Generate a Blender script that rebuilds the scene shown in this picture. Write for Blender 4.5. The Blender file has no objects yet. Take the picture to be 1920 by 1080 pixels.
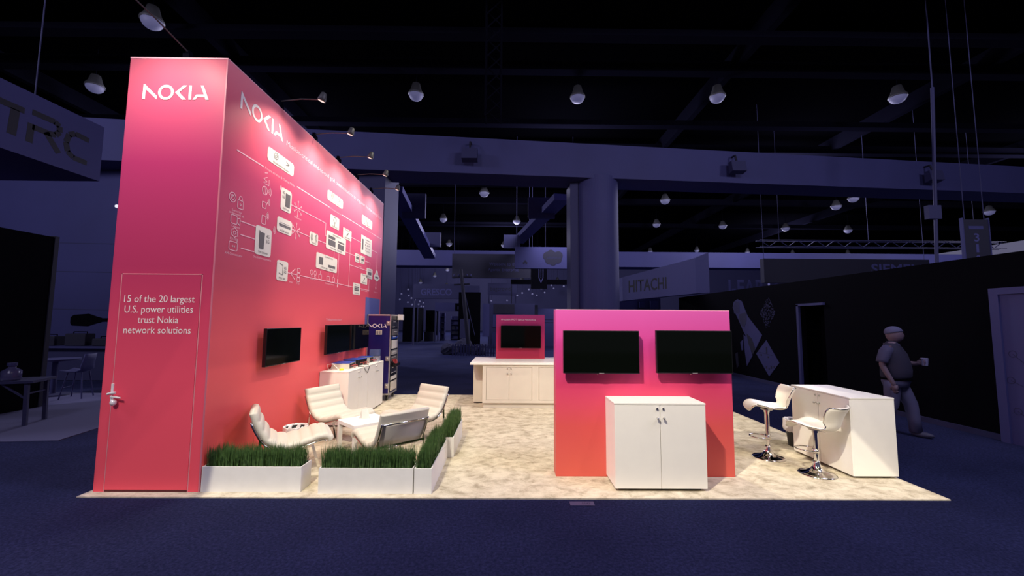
import bpy, bmesh, math, random
from mathutils import Vector, Matrix
random.seed(7)
C = bpy.context.scene.collection
S = bpy.context.scene
PI = math.pi

# ---------------------------------------------------------------- camera
cam_d = bpy.data.cameras.new('camera'); cam = bpy.data.objects.new('camera', cam_d); C.objects.link(cam)
YAW, PITCH, ROLL, FPX = -0.00786480, 0.0814980, 0.00666601, 756.454
fwd = Vector((-math.sin(YAW)*math.cos(PITCH), math.cos(YAW)*math.cos(PITCH), math.sin(PITCH)))
rgt = Vector((math.cos(YAW), math.sin(YAW), 0)); upv = rgt.cross(fwd)
r2 = rgt*math.cos(ROLL) + upv*math.sin(ROLL); u2 = -rgt*math.sin(ROLL) + upv*math.cos(ROLL)
cam.matrix_world = Matrix(((r2.x, u2.x, -fwd.x, 0), (r2.y, u2.y, -fwd.y, 0), (r2.z, u2.z, -fwd.z, 1.8), (0, 0, 0, 1)))
cam_d.sensor_fit = 'HORIZONTAL'; cam_d.sensor_width = 36; cam_d.lens = 36*FPX/1920
cam_d.clip_start = 0.05; cam_d.clip_end = 300
S.camera = cam

# ---------------------------------------------------------------- world, exposure
S.view_settings.view_transform = 'Standard'; S.view_settings.look = 'None'
S.view_settings.gamma = 1.0; S.view_settings.exposure = 0.0
S.view_settings.use_curve_mapping = False
W = bpy.data.worlds.new('hall_ambience'); S.world = W; W.use_nodes = True
W.node_tree.nodes['Background'].inputs[0].default_value = (0.62, 0.60, 1.0, 1)
W.node_tree.nodes['Background'].inputs[1].default_value = 0.17

# ---------------------------------------------------------------- lights
WARM = (1.0, 0.90, 0.70)
def masked_spot(name, loc, watts, x0, x1, y0, y1, soft=0.02, color=WARM, radius=0.03, soft_near=None, wedge=None, soft_left=None):
    """unseen spotlight pointing straight down; an added mask cuts its light to a floor rectangle"""
    d = bpy.data.lights.new(name, 'SPOT'); d.energy = watts; d.color = color
    d.spot_size = math.radians(165); d.spot_blend = 0.0; d.shadow_soft_size = radius
    d.use_nodes = True; nt = d.node_tree; N = nt.nodes; L = nt.links
    em = next(n for n in N if n.type == 'EMISSION')
    tc = N.new('ShaderNodeTexCoord'); sp = N.new('ShaderNodeSeparateXYZ'); L.new(tc.outputs['Normal'], sp.inputs[0])
    def math_(op, a, b=None):
        m = N.new('ShaderNodeMath'); m.operation = op
        for i, v in enumerate((a, b)):
            if v is None: continue
            if hasattr(v, 'is_output'): L.new(v, m.inputs[i])
            else: m.inputs[i].default_value = v
        return m.outputs[0]
    def step(v, a, b):
        m = N.new('ShaderNodeMapRange'); m.interpolation_type = 'SMOOTHSTEP'
        L.new(v, m.inputs[0]); m.inputs[1].default_value = a; m.inputs[2].default_value = b
        m.inputs[3].default_value = 0; m.inputs[4].default_value = 1
        return m.outputs[0]
    t = math_('DIVIDE', -loc[2], sp.outputs[2])
    hx = math_('ADD', math_('MULTIPLY', sp.outputs[0], t), loc[0])
    hy = math_('ADD', math_('MULTIPLY', sp.outputs[1], t), loc[1])
    if wedge:      # mask sides turned so that they follow upright edges: bounds on sideways run over forward run
        hx = math_('DIVIDE', math_('SUBTRACT', hx, loc[0]), math_('SUBTRACT', hy, loc[1])); x0, x1 = wedge; soft = 0.003
    v = math_('MULTIPLY', step(hx, x0-(soft_left or soft), x0+(soft_left or soft)), math_('SUBTRACT', 1.0, step(hx, x1-soft, x1+soft)))
    soft = 0.02
    v = math_('MULTIPLY', v, math_('MULTIPLY', step(hy, y0-(soft_near or soft), y0+(soft_near or soft)), math_('SUBTRACT', 1.0, step(hy, y1-soft, y1+soft))))
    L.new(v, em.inputs['Strength'])
    o = bpy.data.objects.new(name, d); o.location = loc; C.objects.link(o); return o

CX0, CX1, CY0, CY1 = -4.33, 4.53, 4.245, 9.95          # carpet of the stand
TW = (-3.75, -1.5, 6.6)
masked_spot('unseen_stand_spot', TW, 1150, 0, 0, CY0, 20.0, wedge=((-4.295-TW[0])/(4.362-TW[1]), (-3.182-TW[0])/(4.362-TW[1])))  # added unseen lamp, brightens only the tall wall's narrow front
masked_spot('unseen_stand_spot', (-2.2, 0.2, 7.2), 2450, -3.1, CX1, CY0, CY1)
masked_spot('unseen_stand_spot', (-2.2, 0.0, 7.3), 1000, 0.4, CX1, CY0, CY1, soft_left=0.5)  # added unseen lamp, brightens the low pink panel
masked_spot('unseen_stand_spot', (4.35, 0.2, 9.6), 750, CX0, CX1, CY0, CY1)
masked_spot('unseen_stand_spot', (0.6, -0.8, 9.0), 350, CX0, CX1, CY0, CY1)
KR = (4.45, -2.0, 5.2)
masked_spot('unseen_stand_spot', KR, 1500, 0, 0, CY0, CY1, wedge=((2.69-KR[0])/(4.82-KR[1]), (4.53-KR[0])/(4.245-KR[1])))  # added unseen lamp, front light for the counter by the stools
masked_spot('unseen_stand_spot', (2.0, 7.2, 8.5), 1150, -12.0, CX1, 4.8, CY1, soft_near=0.5)  # added unseen lamp, brightens the long pink wall
def hall_lamp(name, loc, watts, radius=1.5, color=(0.72, 0.69, 1.0)):
    d = bpy.data.lights.new(name, 'POINT'); d.energy = watts; d.color = color; d.shadow_soft_size = radius
    o = bpy.data.objects.new(name, d); o.location = loc; C.objects.link(o)
for hx, hy, hw in tuple((a, b, c*3.6) for a, b, c in ((-16, 2, 620), (-5, -3, 330), (7, 2, 420), (17, 0, 620), (-12, 22, 650), (3, 22, 650), (17, 24, 650), (0, 40, 1100), (-8, 55, 1200), (32, 22, 700), (30, 45, 1100))):
    hall_lamp('hall_blue_light', (hx, hy, 9.5), hw)

# ---------------------------------------------------------------- materials
M = {}
def mat(name, col, rough=0.5, metal=0.0, spec=0.5, noise=None, nscale=20, emit=None, estr=1.0, alpha=None, bump=0.0, bscale=200, trans=0.0, coat=0.0):
    if name in M: return M[name]
    m = bpy.data.materials.new(name); m.use_nodes = True; nt = m.node_tree; b = nt.nodes['Principled BSDF']
    b.inputs['Base Color'].default_value = (*col, 1); b.inputs['Roughness'].default_value = rough
    b.inputs['Metallic'].default_value = metal; b.inputs['Specular IOR Level'].default_value = spec
    if coat: b.inputs['Coat Weight'].default_value = coat
    if trans: b.inputs['Transmission Weight'].default_value = trans
    if alpha is not None: b.inputs['Alpha'].default_value = alpha
    if emit: b.inputs['Emission Color'].default_value = (*emit, 1); b.inputs['Emission Strength'].default_value = estr
    if noise or bump:
        tc = nt.nodes.new('ShaderNodeTexCoord')
        if noise:
            n = nt.nodes.new('ShaderNodeTexNoise'); n.inputs['Scale'].default_value = nscale; n.inputs['Detail'].default_value = 4
            nt.links.new(tc.outputs['Object'], n.inputs['Vector'])
            r = nt.nodes.new('ShaderNodeValToRGB'); r.color_ramp.elements[0].position = 0.35; r.color_ramp.elements[1].position = 0.65
            r.color_ramp.elements[0].color = (*noise, 1); r.color_ramp.elements[1].color = (*col, 1)
            nt.links.new(n.outputs['Fac'], r.inputs['Fac']); nt.links.new(r.outputs['Color'], b.inputs['Base Color'])
        if bump:
            n = nt.nodes.new('ShaderNodeTexNoise'); n.inputs['Scale'].default_value = bscale; n.inputs['Detail'].default_value = 3
            nt.links.new(tc.outputs['Object'], n.inputs['Vector'])
            bp = nt.nodes.new('ShaderNodeBump'); bp.inputs['Strength'].default_value = bump; bp.inputs['Distance'].default_value = 0.01
            nt.links.new(n.outputs['Fac'], bp.inputs['Height']); nt.links.new(bp.outputs['Normal'], b.inputs['Normal'])
    M[name] = m; return m

def print_gradient(name, stops, z0, z1, rough=0.45):
    """fabric print: colours blend along the height of the panel"""
    m = bpy.data.materials.new(name); m.use_nodes = True; nt = m.node_tree; b = nt.nodes['Principled BSDF']
    g = nt.nodes.new('ShaderNodeNewGeometry'); sp = nt.nodes.new('ShaderNodeSeparateXYZ'); nt.links.new(g.outputs['Position'], sp.inputs[0])
    mr = nt.nodes.new('ShaderNodeMapRange'); nt.links.new(sp.outputs[2], mr.inputs[0]); mr.inputs[1].default_value = z0; mr.inputs[2].default_value = z1
    r = nt.nodes.new('ShaderNodeValToRGB'); nt.links.new(mr.outputs[0], r.inputs['Fac'])
    e = r.color_ramp.elements
    while len(e) < len(stops): e.new(0.5)
    for el, (p, c) in zip(e, stops): el.position = p; el.color = (*c, 1)
    nt.links.new(r.outputs['Color'], b.inputs['Base Color']); b.inputs['Roughness'].default_value = rough
    b.inputs['Specular IOR Level'].default_value = 0.25
    M[name] = m; return m

white = mat('white_laminate', (0.86, 0.83, 0.76), 0.38, noise=(0.84, 0.81, 0.745), nscale=6)
creamlam = mat('cream_laminate', (0.66, 0.60, 0.50), 0.45, noise=(0.64, 0.58, 0.485), nscale=5)
whitep = mat('white_painted_board', (0.80, 0.79, 0.77), 0.5, noise=(0.77, 0.76, 0.74), nscale=9)
whitetop = mat('white_counter_top', (0.82, 0.79, 0.72), 0.5)
dark_gap = mat('dark_shadow_gap', (0.03, 0.03, 0.03), 0.8)
leather = mat('white_leather', (0.58, 0.55, 0.47), 0.5, bump=0.08, bscale=90)
stoolseat = mat('cream_leather', (0.80, 0.75, 0.66), 0.4, bump=0.06, bscale=90)
greyfab = mat('grey_back_fabric', (0.62, 0.58, 0.54), 0.7)
chrome = mat('chrome', (0.72, 0.70, 0.67), 0.1, 1.0)
steel = mat('brushed_steel', (0.5, 0.49, 0.47), 0.3, 1.0)
piping = mat('dark_piping', (0.10, 0.09, 0.08), 0.4)
blackp = mat('black_plastic', (0.008, 0.008, 0.009), 0.35)
screen = mat('black_glass_screen', (0.002, 0.003, 0.002), 0.07, spec=0.14)
ink = mat('white_print', (0.86, 0.78, 0.76), 0.5)
inkpink = mat('pink_white_print', (0.80, 0.46, 0.53), 0.5)
cardm = mat('cream_card_print', (0.68, 0.64, 0.57), 0.5)
inkdark = mat('dark_grey_print', (0.10, 0.09, 0.09), 0.6)
inkmid = mat('mid_grey_print', (0.34, 0.32, 0.30), 0.6)
bluepanel = mat('slate_blue_print', (0.085, 0.10, 0.30), 0.5)
navycase = mat('navy_blue_case', (0.012, 0.008, 0.11), 0.35)
alu = mat('aluminium_edging', (0.62, 0.58, 0.54), 0.35, 0.7)
bluemetal = mat('bright_blue_metal', (0.02, 0.07, 0.38), 0.35)
beigemetal = mat('beige_metal', (0.62, 0.55, 0.45), 0.5)
clearblue = mat('smoky_blue_acrylic', (0.12, 0.16, 0.32), 0.15, alpha=0.75)
acrylic = mat('frosted_acrylic', (0.85, 0.83, 0.78), 0.15, alpha=0.55)
yellow = mat('yellow_tape', (0.80, 0.62, 0.03), 0.5)
redm = mat('red_cable', (0.35, 0.03, 0.03), 0.5)
bag = mat('white_bin_bag', (0.74, 0.70, 0.70), 0.35, alpha=0.93)
binm = mat('black_bin', (0.015, 0.014, 0.014), 0.5)
soil = mat('dark_soil', (0.02, 0.025, 0.012), 0.9)
handle_m = mat('white_door_handle', (0.80, 0.76, 0.76), 0.25, 0.1)
# hall: its dim blue light is put into these colours, pale surfaces darkened
hallwhite = mat('hall_white_dimmed_blue', (0.037, 0.039, 0.135), 0.7, noise=(0.033, 0.035, 0.12), nscale=0.6)
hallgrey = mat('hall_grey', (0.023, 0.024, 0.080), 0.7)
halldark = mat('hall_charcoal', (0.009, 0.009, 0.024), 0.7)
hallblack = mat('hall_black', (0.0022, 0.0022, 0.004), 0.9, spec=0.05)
halllight = mat('hall_sign_dimmed_blue', (0.054, 0.056, 0.175), 0.6)
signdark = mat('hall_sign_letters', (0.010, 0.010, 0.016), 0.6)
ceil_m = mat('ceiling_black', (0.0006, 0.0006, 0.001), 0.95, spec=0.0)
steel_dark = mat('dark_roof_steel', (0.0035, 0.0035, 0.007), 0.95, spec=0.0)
lens = mat('lamp_lens', (0.1, 0.1, 0.12), 0.6, emit=(0.42, 0.42, 1.0), estr=0.125)
housing = mat('lamp_housing', (0.05, 0.05, 0.05), 0.5)
skin = mat('skin', (0.16, 0.11, 0.14), 0.6)  # walking person: colours darkened towards blue to paint in the dim hall
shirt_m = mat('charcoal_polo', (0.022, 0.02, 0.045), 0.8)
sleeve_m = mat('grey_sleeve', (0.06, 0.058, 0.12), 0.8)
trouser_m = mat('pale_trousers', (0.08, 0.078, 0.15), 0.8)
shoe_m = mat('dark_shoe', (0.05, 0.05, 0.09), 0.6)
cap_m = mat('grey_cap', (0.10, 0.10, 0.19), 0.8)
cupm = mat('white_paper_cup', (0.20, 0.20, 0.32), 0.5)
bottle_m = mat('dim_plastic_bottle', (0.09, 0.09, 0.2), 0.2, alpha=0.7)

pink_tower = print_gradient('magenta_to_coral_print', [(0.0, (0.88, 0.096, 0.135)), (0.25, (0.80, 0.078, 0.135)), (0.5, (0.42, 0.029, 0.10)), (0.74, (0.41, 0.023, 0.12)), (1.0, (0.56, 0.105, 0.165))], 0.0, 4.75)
pink_side_lit = print_gradient('side_print_with_painted_light', [(0.0, (0.86, 0.108, 0.10)), (0.33, (0.90, 0.125, 0.14)), (0.5, (0.56, 0.062, 0.105)), (0.74, (0.52, 0.040, 0.125)), (0.88, (0.70, 0.11, 0.17)), (1.0, (0.84, 0.24, 0.30))], 0.0, 4.75)  # print gradient with lamp light painted in: foot and top lightened
pink_panel = print_gradient('violet_to_coral_print', [(0.0, (0.66, 0.115, 0.085)), (0.30, (0.64, 0.085, 0.085)), (0.55, (0.66, 0.05, 0.15)), (0.78, (0.62, 0.055, 0.28)), (1.0, (0.64, 0.10, 0.38))], 0.0, 1.935)
pink_small = print_gradient('plum_to_red_print', [(0.0, (0.60, 0.05, 0.085)), (0.45, (0.55, 0.03, 0.12)), (1.0, (0.42, 0.05, 0.18))], 0.93, 1.95)

def carpet_material():
    m = bpy.data.materials.new('cream_mottled_carpet'); m.use_nodes = True; nt = m.node_tree; b = nt.nodes['Principled BSDF']
    tc = nt.nodes.new('ShaderNodeTexCoord')
    mp = nt.nodes.new('ShaderNodeMapping'); mp.inputs['Scale'].default_value = (1.0, 1.25, 1); nt.links.new(tc.outputs['Object'], mp.inputs[0])
    n = nt.nodes.new('ShaderNodeTexNoise'); n.inputs['Scale'].default_value = 5.2; n.inputs['Detail'].default_value = 10; n.inputs['Roughness'].default_value = 0.72; n.inputs['Distortion'].default_value = 0.35
    nt.links.new(mp.outputs[0], n.inputs['Vector'])
    r = nt.nodes.new('ShaderNodeValToRGB'); e = r.color_ramp.elements
    e[0].position = 0.36; e[0].color = (0.36, 0.31, 0.225, 1); e[1].position = 0.60; e[1].color = (0.67, 0.605, 0.475, 1)
    x = e.new(0.48); x.color = (0.55, 0.485, 0.37, 1)
    nt.links.new(n.outputs['Fac'], r.inputs['Fac'])
    f = nt.nodes.new('ShaderNodeTexNoise'); f.inputs['Scale'].default_value = 160; f.inputs['Detail'].default_value = 2; nt.links.new(tc.outputs['Object'], f.inputs['Vector'])
    fr = nt.nodes.new('ShaderNodeMapRange'); nt.links.new(f.outputs['Fac'], fr.inputs[0]); fr.inputs[1].default_value = 0.3; fr.inputs[2].default_value = 0.7; fr.inputs[3].default_value = 0.86; fr.inputs[4].default_value = 1.08
    mx = nt.nodes.new('ShaderNodeMix'); mx.data_type = 'RGBA'; mx.blend_type = 'MULTIPLY'; mx.inputs[0].default_value = 1
    nt.links.new(r.outputs['Color'], mx.inputs[6]); nt.links.new(fr.outputs[0], mx.inputs[7])
    nt.links.new(mx.outputs[2], b.inputs['Base Color']); b.inputs['Roughness'].default_value = 0.95; b.inputs['Specular IOR Level'].default_value = 0.1
    return m
def aisle_material():
    m = bpy.data.materials.new('aisle_carpet_dimmed_blue'); m.use_nodes = True; nt = m.node_tree; b = nt.nodes['Principled BSDF']  # blue dimness of the hall is put into the carpet colour
    tc = nt.nodes.new('ShaderNodeTexCoord')
    n = nt.nodes.new('ShaderNodeTexNoise'); n.inputs['Scale'].default_value = 38; n.inputs['Detail'].default_value = 5; n.inputs['Roughness'].default_value = 0.75
    nt.links.new(tc.outputs['Object'], n.inputs['Vector'])
    r = nt.nodes.new('ShaderNodeValToRGB'); e = r.color_ramp.elements
    e[0].position = 0.38; e[0].color = (0.015, 0.019, 0.052, 1); e[1].position = 0.64; e[1].color = (0.037, 0.041, 0.108, 1)
    nt.links.new(n.outputs['Fac'], r.inputs['Fac'])
    g = nt.nodes.new('ShaderNodeTexNoise'); g.inputs['Scale'].default_value = 1.1; g.inputs['Detail'].default_value = 3; nt.links.new(tc.outputs['Object'], g.inputs['Vector'])
    gr = nt.nodes.new('ShaderNodeMapRange'); nt.links.new(g.outputs['Fac'], gr.inputs[0]); gr.inputs[1].default_value = 0.3; gr.inputs[2].default_value = 0.7; gr.inputs[3].default_value = 0.82; gr.inputs[4].default_value = 1.12
    mx = nt.nodes.new('ShaderNodeMix'); mx.data_type = 'RGBA'; mx.blend_type = 'MULTIPLY'; mx.inputs[0].default_value = 1
    nt.links.new(r.outputs['Color'], mx.inputs[6]); nt.links.new(gr.outputs[0], mx.inputs[7])
    nt.links.new(mx.outputs[2], b.inputs['Base Color']); b.inputs['Roughness'].default_value = 1.0; b.inputs['Specular IOR Level'].default_value = 0.05
    return m
carpet_m = carpet_material(); aisle_m = aisle_material()
def grass_material():
    m = bpy.data.materials.new('artificial_grass'); m.use_nodes = True; nt = m.node_tree; b = nt.nodes['Principled BSDF']
    g = nt.nodes.new('ShaderNodeTexCoord'); n = nt.nodes.new('ShaderNodeTexNoise'); n.inputs['Scale'].default_value = 30
    nt.links.new(g.outputs['Object'], n.inputs['Vector'])
    r = nt.nodes.new('ShaderNodeValToRGB'); r.color_ramp.elements[0].position = .3; r.color_ramp.elements[1].position = .7
    r.color_ramp.elements[0].color = (0.020, 0.058, 0.012, 1); r.color_ramp.elements[1].color = (0.085, 0.17, 0.045, 1)
    nt.links.new(n.outputs['Fac'], r.inputs['Fac']); nt.links.new(r.outputs['Color'], b.inputs['Base Color']); b.inputs['Roughness'].default_value = 0.55
    return m
grass_m = grass_material()

# ---------------------------------------------------------------- mesh builder
class MB:
    def __init__(s): s.v = []; s.f = []
    def add(s, vs, fs):
        o = len(s.v); s.v += [tuple(v) for v in vs]; s.f += [tuple(i+o for i in f) for f in fs]; return s
    def box(s, x0, x1, y0, y1, z0, z1):
        return s.add([(x0,y0,z0),(x1,y0,z0),(x1,y1,z0),(x0,y1,z0),(x0,y0,z1),(x1,y0,z1),(x1,y1,z1),(x0,y1,z1)],
                     [(0,3,2,1),(4,5,6,7),(0,1,5,4),(1,2,6,5),(2,3,7,6),(3,0,4,7)])
    def hexa(s, p):        # 8 points in the order of box()
        return s.add(p, [(0,3,2,1),(4,5,6,7),(0,1,5,4),(1,2,6,5),(2,3,7,6),(3,0,4,7)])
    def bar(s, p, q, w, h=None, up=(0,0,1)):
        p = Vector(p); q = Vector(q); d = (q-p).normalized(); u = Vector(up)
        if abs(d.dot(u)) > 0.98: u = Vector((1,0,0))
        a = d.cross(u).normalized(); b = a.cross(d).normalized(); h = h or w
        r = [(-1,-1),(1,-1),(1,1),(-1,1)]
        vs = [p+a*(i*w/2)+b*(j*h/2) for i, j in r] + [q+a*(i*w/2)+b*(j*h/2) for i, j in r]
        return s.add(vs, [(0,1,2,3),(7,6,5,4),(0,4,5,1),(1,5,6,2),(2,6,7,3),(3,7,4,0)])
    def tube(s, pts, r, n=8, closed=False):
        pts = [Vector(p) for p in pts]; rs = r if isinstance(r, (list, tuple)) else [r]*len(pts)
        rings = []; prev = None; m = len(pts)
        for i, p in enumerate(pts):
            if closed: d = (pts[(i+1) % m]-pts[i-1]).normalized()
            else: d = (pts[min(i+1, m-1)]-pts[max(i-1, 0)]).normalized()
            if prev is None:
                u = Vector((0,0,1)) if abs(d.z) < 0.9 else Vector((1,0,0)); a = d.cross(u).normalized()
            else: a = (prev - d*prev.dot(d)).normalized()
            prev = a; b = d.cross(a)
            rings.append([p+(a*math.cos(2*PI*k/n)+b*math.sin(2*PI*k/n))*rs[i] for k in range(n)])
        vs = [v for g in rings for v in g]; fs = []
        for i in range(m if closed else m-1):
            j = (i+1) % m
            for k in range(n): fs.append((i*n+k, i*n+(k+1) % n, j*n+(k+1) % n, j*n+k))
        if not closed: fs.append(tuple(reversed(range(n)))); fs.append(tuple((m-1)*n+k for k in range(n)))
        return s.add(vs, fs)
    def lathe(s, prof, c=(0,0,0), n=24):
        vs = []; fs = []; m = len(prof)
        for r, z in prof:
            for k in range(n): vs.append((c[0]+r*math.cos(2*PI*k/n), c[1]+r*math.sin(2*PI*k/n), c[2]+z))
        for i in range(m-1):
            for k in range(n): fs.append((i*n+k, i*n+(k+1) % n, (i+1)*n+(k+1) % n, (i+1)*n+k))
        fs.append(tuple(reversed(range(n)))); fs.append(tuple((m-1)*n+k for k in range(n)))
        return s.add(vs, fs)
    def prism(s, pts, o, eu, ev, en, t):
        """polygon pts (u,v) on a frame, extruded by t along en"""
        o = Vector(o); eu = Vector(eu); ev = Vector(ev); en = Vector(en); n = len(pts)
        a = [o+eu*p[0]+ev*p[1] for p in pts]; b = [p+en*t for p in a]
        return s.add(a+b, [tuple(reversed(range(n))), tuple(range(n, 2*n))] + [(i, (i+1) % n, n+(i+1) % n, n+i) for i in range(n)])
    def ball(s, c, r, sc=(1,1,1), nu=16, nv=10):
        vs = [(c[0], c[1], c[2]-r*sc[2])]; fs = []
        for j in range(1, nv):
            t = -PI/2+PI*j/nv
            for k in range(nu): vs.append((c[0]+r*sc[0]*math.cos(t)*math.cos(2*PI*k/nu), c[1]+r*sc[1]*math.cos(t)*math.sin(2*PI*k/nu), c[2]+r*sc[2]*math.sin(t)))
        vs.append((c[0], c[1], c[2]+r*sc[2])); top = len(vs)-1
        for k in range(nu):
            fs.append((0, 1+(k+1) % nu, 1+k)); fs.append((top, 1+(nv-2)*nu+k, 1+(nv-2)*nu+(k+1) % nu))
            for j in range(nv-2): fs.append((1+j*nu+k, 1+j*nu+(k+1) % nu, 1+(j+1)*nu+(k+1) % nu, 1+(j+1)*nu+k))
        return s.add(vs, fs)
    def build(s, name, m, parent=None, bevel=0, smooth=False, kind=None, label=None):
        me = bpy.data.meshes.new(name); me.from_pydata(s.v, [], s.f); me.update()
        return link_mesh(name, me, m, parent, bevel, smooth, kind, label)
def link_mesh(name, me, m, parent=None, bevel=0, smooth=False, kind=None, label=None):
    bm = bmesh.new(); bm.from_mesh(me); bmesh.ops.recalc_face_normals(bm, faces=bm.faces); bm.to_mesh(me); bm.free()
    o = bpy.data.objects.new(name, me); C.objects.link(o)
    if m: me.materials.append(m)
    if smooth: me.polygons.foreach_set('use_smooth', [True]*len(me.polygons)); me.update()
    if bevel:
        b = o.modifiers.new('bevel', 'BEVEL'); b.width = bevel; b.segments = 2; b.limit_method = 'ANGLE'; b.angle_limit = math.radians(40)
    if parent: o.parent = parent
    if kind: o['kind'] = kind
    if label: o['label'] = label
    return o
def tag(o, label, cat, group=None, kind=None):
    o['label'] = label; o['category'] = cat
    if group: o['group'] = group
    if kind: o['kind'] = kind
    return o
def thing(name, label, cat, loc=(0,0,0), rz=0, group=None):
    o = bpy.data.objects.new(name, None); C.objects.link(o); o.empty_display_size = 0.1
    o.location = loc; o.rotation_euler = (0, 0, rz); return tag(o, label, cat, group)
def struct(name, mb, m, **k):
    o = mb.build(name, m, **k); o['kind'] = 'structure'; return o
def kids(o): return [c for c in C.objects if c.parent == o]
def dup(root, loc, rz, label, group=None):
    def cp(o, par):
        c = o.copy(); C.objects.link(c)
        if par: c.parent = par
        for ch in kids(o): cp(ch, c)
        return c
    r = cp(root, None); r.location = loc; r.rotation_euler = (0, 0, rz); r['label'] = label
    if group: r['group'] = group
    return r

# flat printed graphics on a frame (o, eu, ev, en)
class Frame:
    def __init__(s, o, eu, ev, en): s.o = Vector(o); s.eu = Vector(eu); s.ev = Vector(ev); s.en = Vector(en)
    def args(s, z): return (s.o+s.en*z, s.eu, s.ev, s.en)
def seg(mb, F, p, q, w, z=0.0, t=0.003):
    dx, dy = q[0]-p[0], q[1]-p[1]; l = math.hypot(dx, dy) or 1; nx, ny = -dy/l*w/2, dx/l*w/2
    mb.prism([(p[0]+nx, p[1]+ny), (p[0]-nx, p[1]-ny), (q[0]-nx, q[1]-ny), (q[0]+nx, q[1]+ny)], *F.args(z), t)
def pline(mb, F, pts, w, z=0.0, t=0.003, closed=False):
    n = len(pts)
    for i in range(n if closed else n-1): seg(mb, F, pts[i], pts[(i+1) % n], w, z, t)
def ringp(mb, F, c, r, w, z=0.0, t=0.003, n=24, a0=0, a1=2*PI, ry=None):
    ry = ry or r; k = max(3, int(n*abs(a1-a0)/(2*PI)))
    pts = [(c[0]+r*math.cos(a0+(a1-a0)*i/k), c[1]+ry*math.sin(a0+(a1-a0)*i/k)) for i in range(k+1)]
    pline(mb, F, pts, w, z, t)
def rrect(u0, u1, v0, v1, r, n=5):
    pts = []
    for cx, cy, a in ((u1-r, v0+r, -PI/2), (u1-r, v1-r, 0), (u0+r, v1-r, PI/2), (u0+r, v0+r, PI)):
        for i in range(n+1): pts.append((cx+r*math.cos(a+PI/2*i/n), cy+r*math.sin(a+PI/2*i/n)))
    return pts
def text_mesh(body, F, u, v, width, height, z=0.0, t=0.002, align='L', bold=0.0):
    """mesh of a line of lettering, baseline at (u,v), cap height and width as given"""
    cu = bpy.data.curves.new('t', 'FONT'); cu.body = body; cu.size = 1; cu.resolution_u = 3
    if bold: cu.offset = bold
    o = bpy.data.objects.new('t', cu); C.objects.link(o)
    dg = bpy.context.evaluated_depsgraph_get(); me = bpy.data.meshes.new_from_object(o.evaluated_get(dg))
    bpy.data.objects.remove(o); bpy.data.curves.remove(cu)
    if not me.vertices: return me
    xs = [p.co.x for p in me.vertices]; x0 = min(xs); sx = width/max(1e-6, max(xs)-x0); sy = height/0.729
    off = {'L': 0, 'C': -width/2, 'R': -width}[align]
    for p in me.vertices:
        p.co = F.o+F.eu*(u+off+(p.co.x-x0)*sx)+F.ev*(v+p.co.y*sy)+F.en*(z+t)
    return me
def text(name, body, F, u, v, width, height, m, parent=None, z=0.0, t=0.002, align='L', label=None, bold=0.0):
    me = text_mesh(body, F, u, v, width, height, z, t, align, bold); me.name = name
    o = bpy.data.objects.new(name, me); C.objects.link(o); me.materials.clear(); me.materials.append(m)
    if parent: o.parent = parent
    if label: o['label'] = label
    return o
def mtext(mb, body, F, u, v, width, height, z=0.0, t=0.002, align='L'):
    me = text_mesh(body, F, u, v, width, height, z, t, align)
    mb.add([p.co[:] for p in me.vertices], [tuple(p.vertices) for p in me.polygons]); bpy.data.meshes.remove(me)
def logo_parts(mb, F, u, v, width, height, z=0.0, t=0.02):
    """five-letter wordmark with cut-away N, ring O, chevron K, bar I and open A"""
    sx = width/4.95; sy = height
    def P(pts): mb.prism([(u+a*sx, v+b*sy) for a, b in pts], *F.args(z), t)
    P([(0,0),(.19,0),(.19,.70),(.12,1.05),(.02,1.05)]); P([(.12,1.05),(.19,.72),(1.06,0),(1.06,.24)])
    n = 28; cx, cy = 1.73, .5
    for i in range(n):
        a, b = 2*PI*i/n, 2*PI*(i+1)/n
        P([(cx+.58*math.cos(a), cy+.53*math.sin(a)), (cx+.58*math.cos(b), cy+.53*math.sin(b)), (cx+.39*math.cos(b), cy+.36*math.sin(b)), (cx+.39*math.cos(a), cy+.36*math.sin(a))])
    P([(3.0,1),(3.3,1),(2.71,.5),(2.42,.5)]); P([(2.42,.5),(2.71,.5),(3.27,0),(2.97,0)])
    P([(3.44,0),(3.64,0),(3.64,1),(3.44,1)])
    P([(4.30,1),(4.51,1),(4.95,0),(4.73,0)]); P([(3.74,0),(3.95,0),(4.10,.18),(4.62,.18),(4.56,.36),(4.02,.36)])

# ================================================================= THE HALL (setting)
struct('floor', MB().add([(-60,-14,0),(60,-14,0),(60,75,0),(-60,75,0)], [(0,1,2,3)]), aisle_m)
struct('ceiling', MB().box(-70, 70, -20, 80, 13.2, 13.4), ceil_m)
struct('wall_back', MB().box(-60, 60, 72, 72.3, 0, 13.2), hallgrey)
# carpet of the stand
tag(MB().box(CX0, CX1, CY0, CY1, 0, 0.012).build('stand_carpet', carpet_m), 'cream mottled carpet covering the brightly lit stand', 'carpet')
# roof steel: purlins running across, girders running away
k = 0
for y, z, h in ((8.6, 12.2, .35), (10.2, 11.7, .25), (12.0, 12.4, .5), (13.6, 11.9, .3), (16.2, 12.3, .5), (19.5, 11.6, .3), (24, 12.2, .5), (29, 11.7, .3), (35, 12.2, .5), (42, 11.8, .4)):
    k += 1
    struct('trim_%d' % k, MB().box(-60, 60, y-.06, y+.06, z, z+h).box(-60, 60, y-.22, y+.22, z-.05, z), steel_dark)
for x in (-22, -11.5, 9.5, 20, 32):
    k += 1
    struct('trim_%d' % k, MB().box(x-.15, x+.15, -10, 70, 12.45, 13.2), steel_dark)
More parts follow.
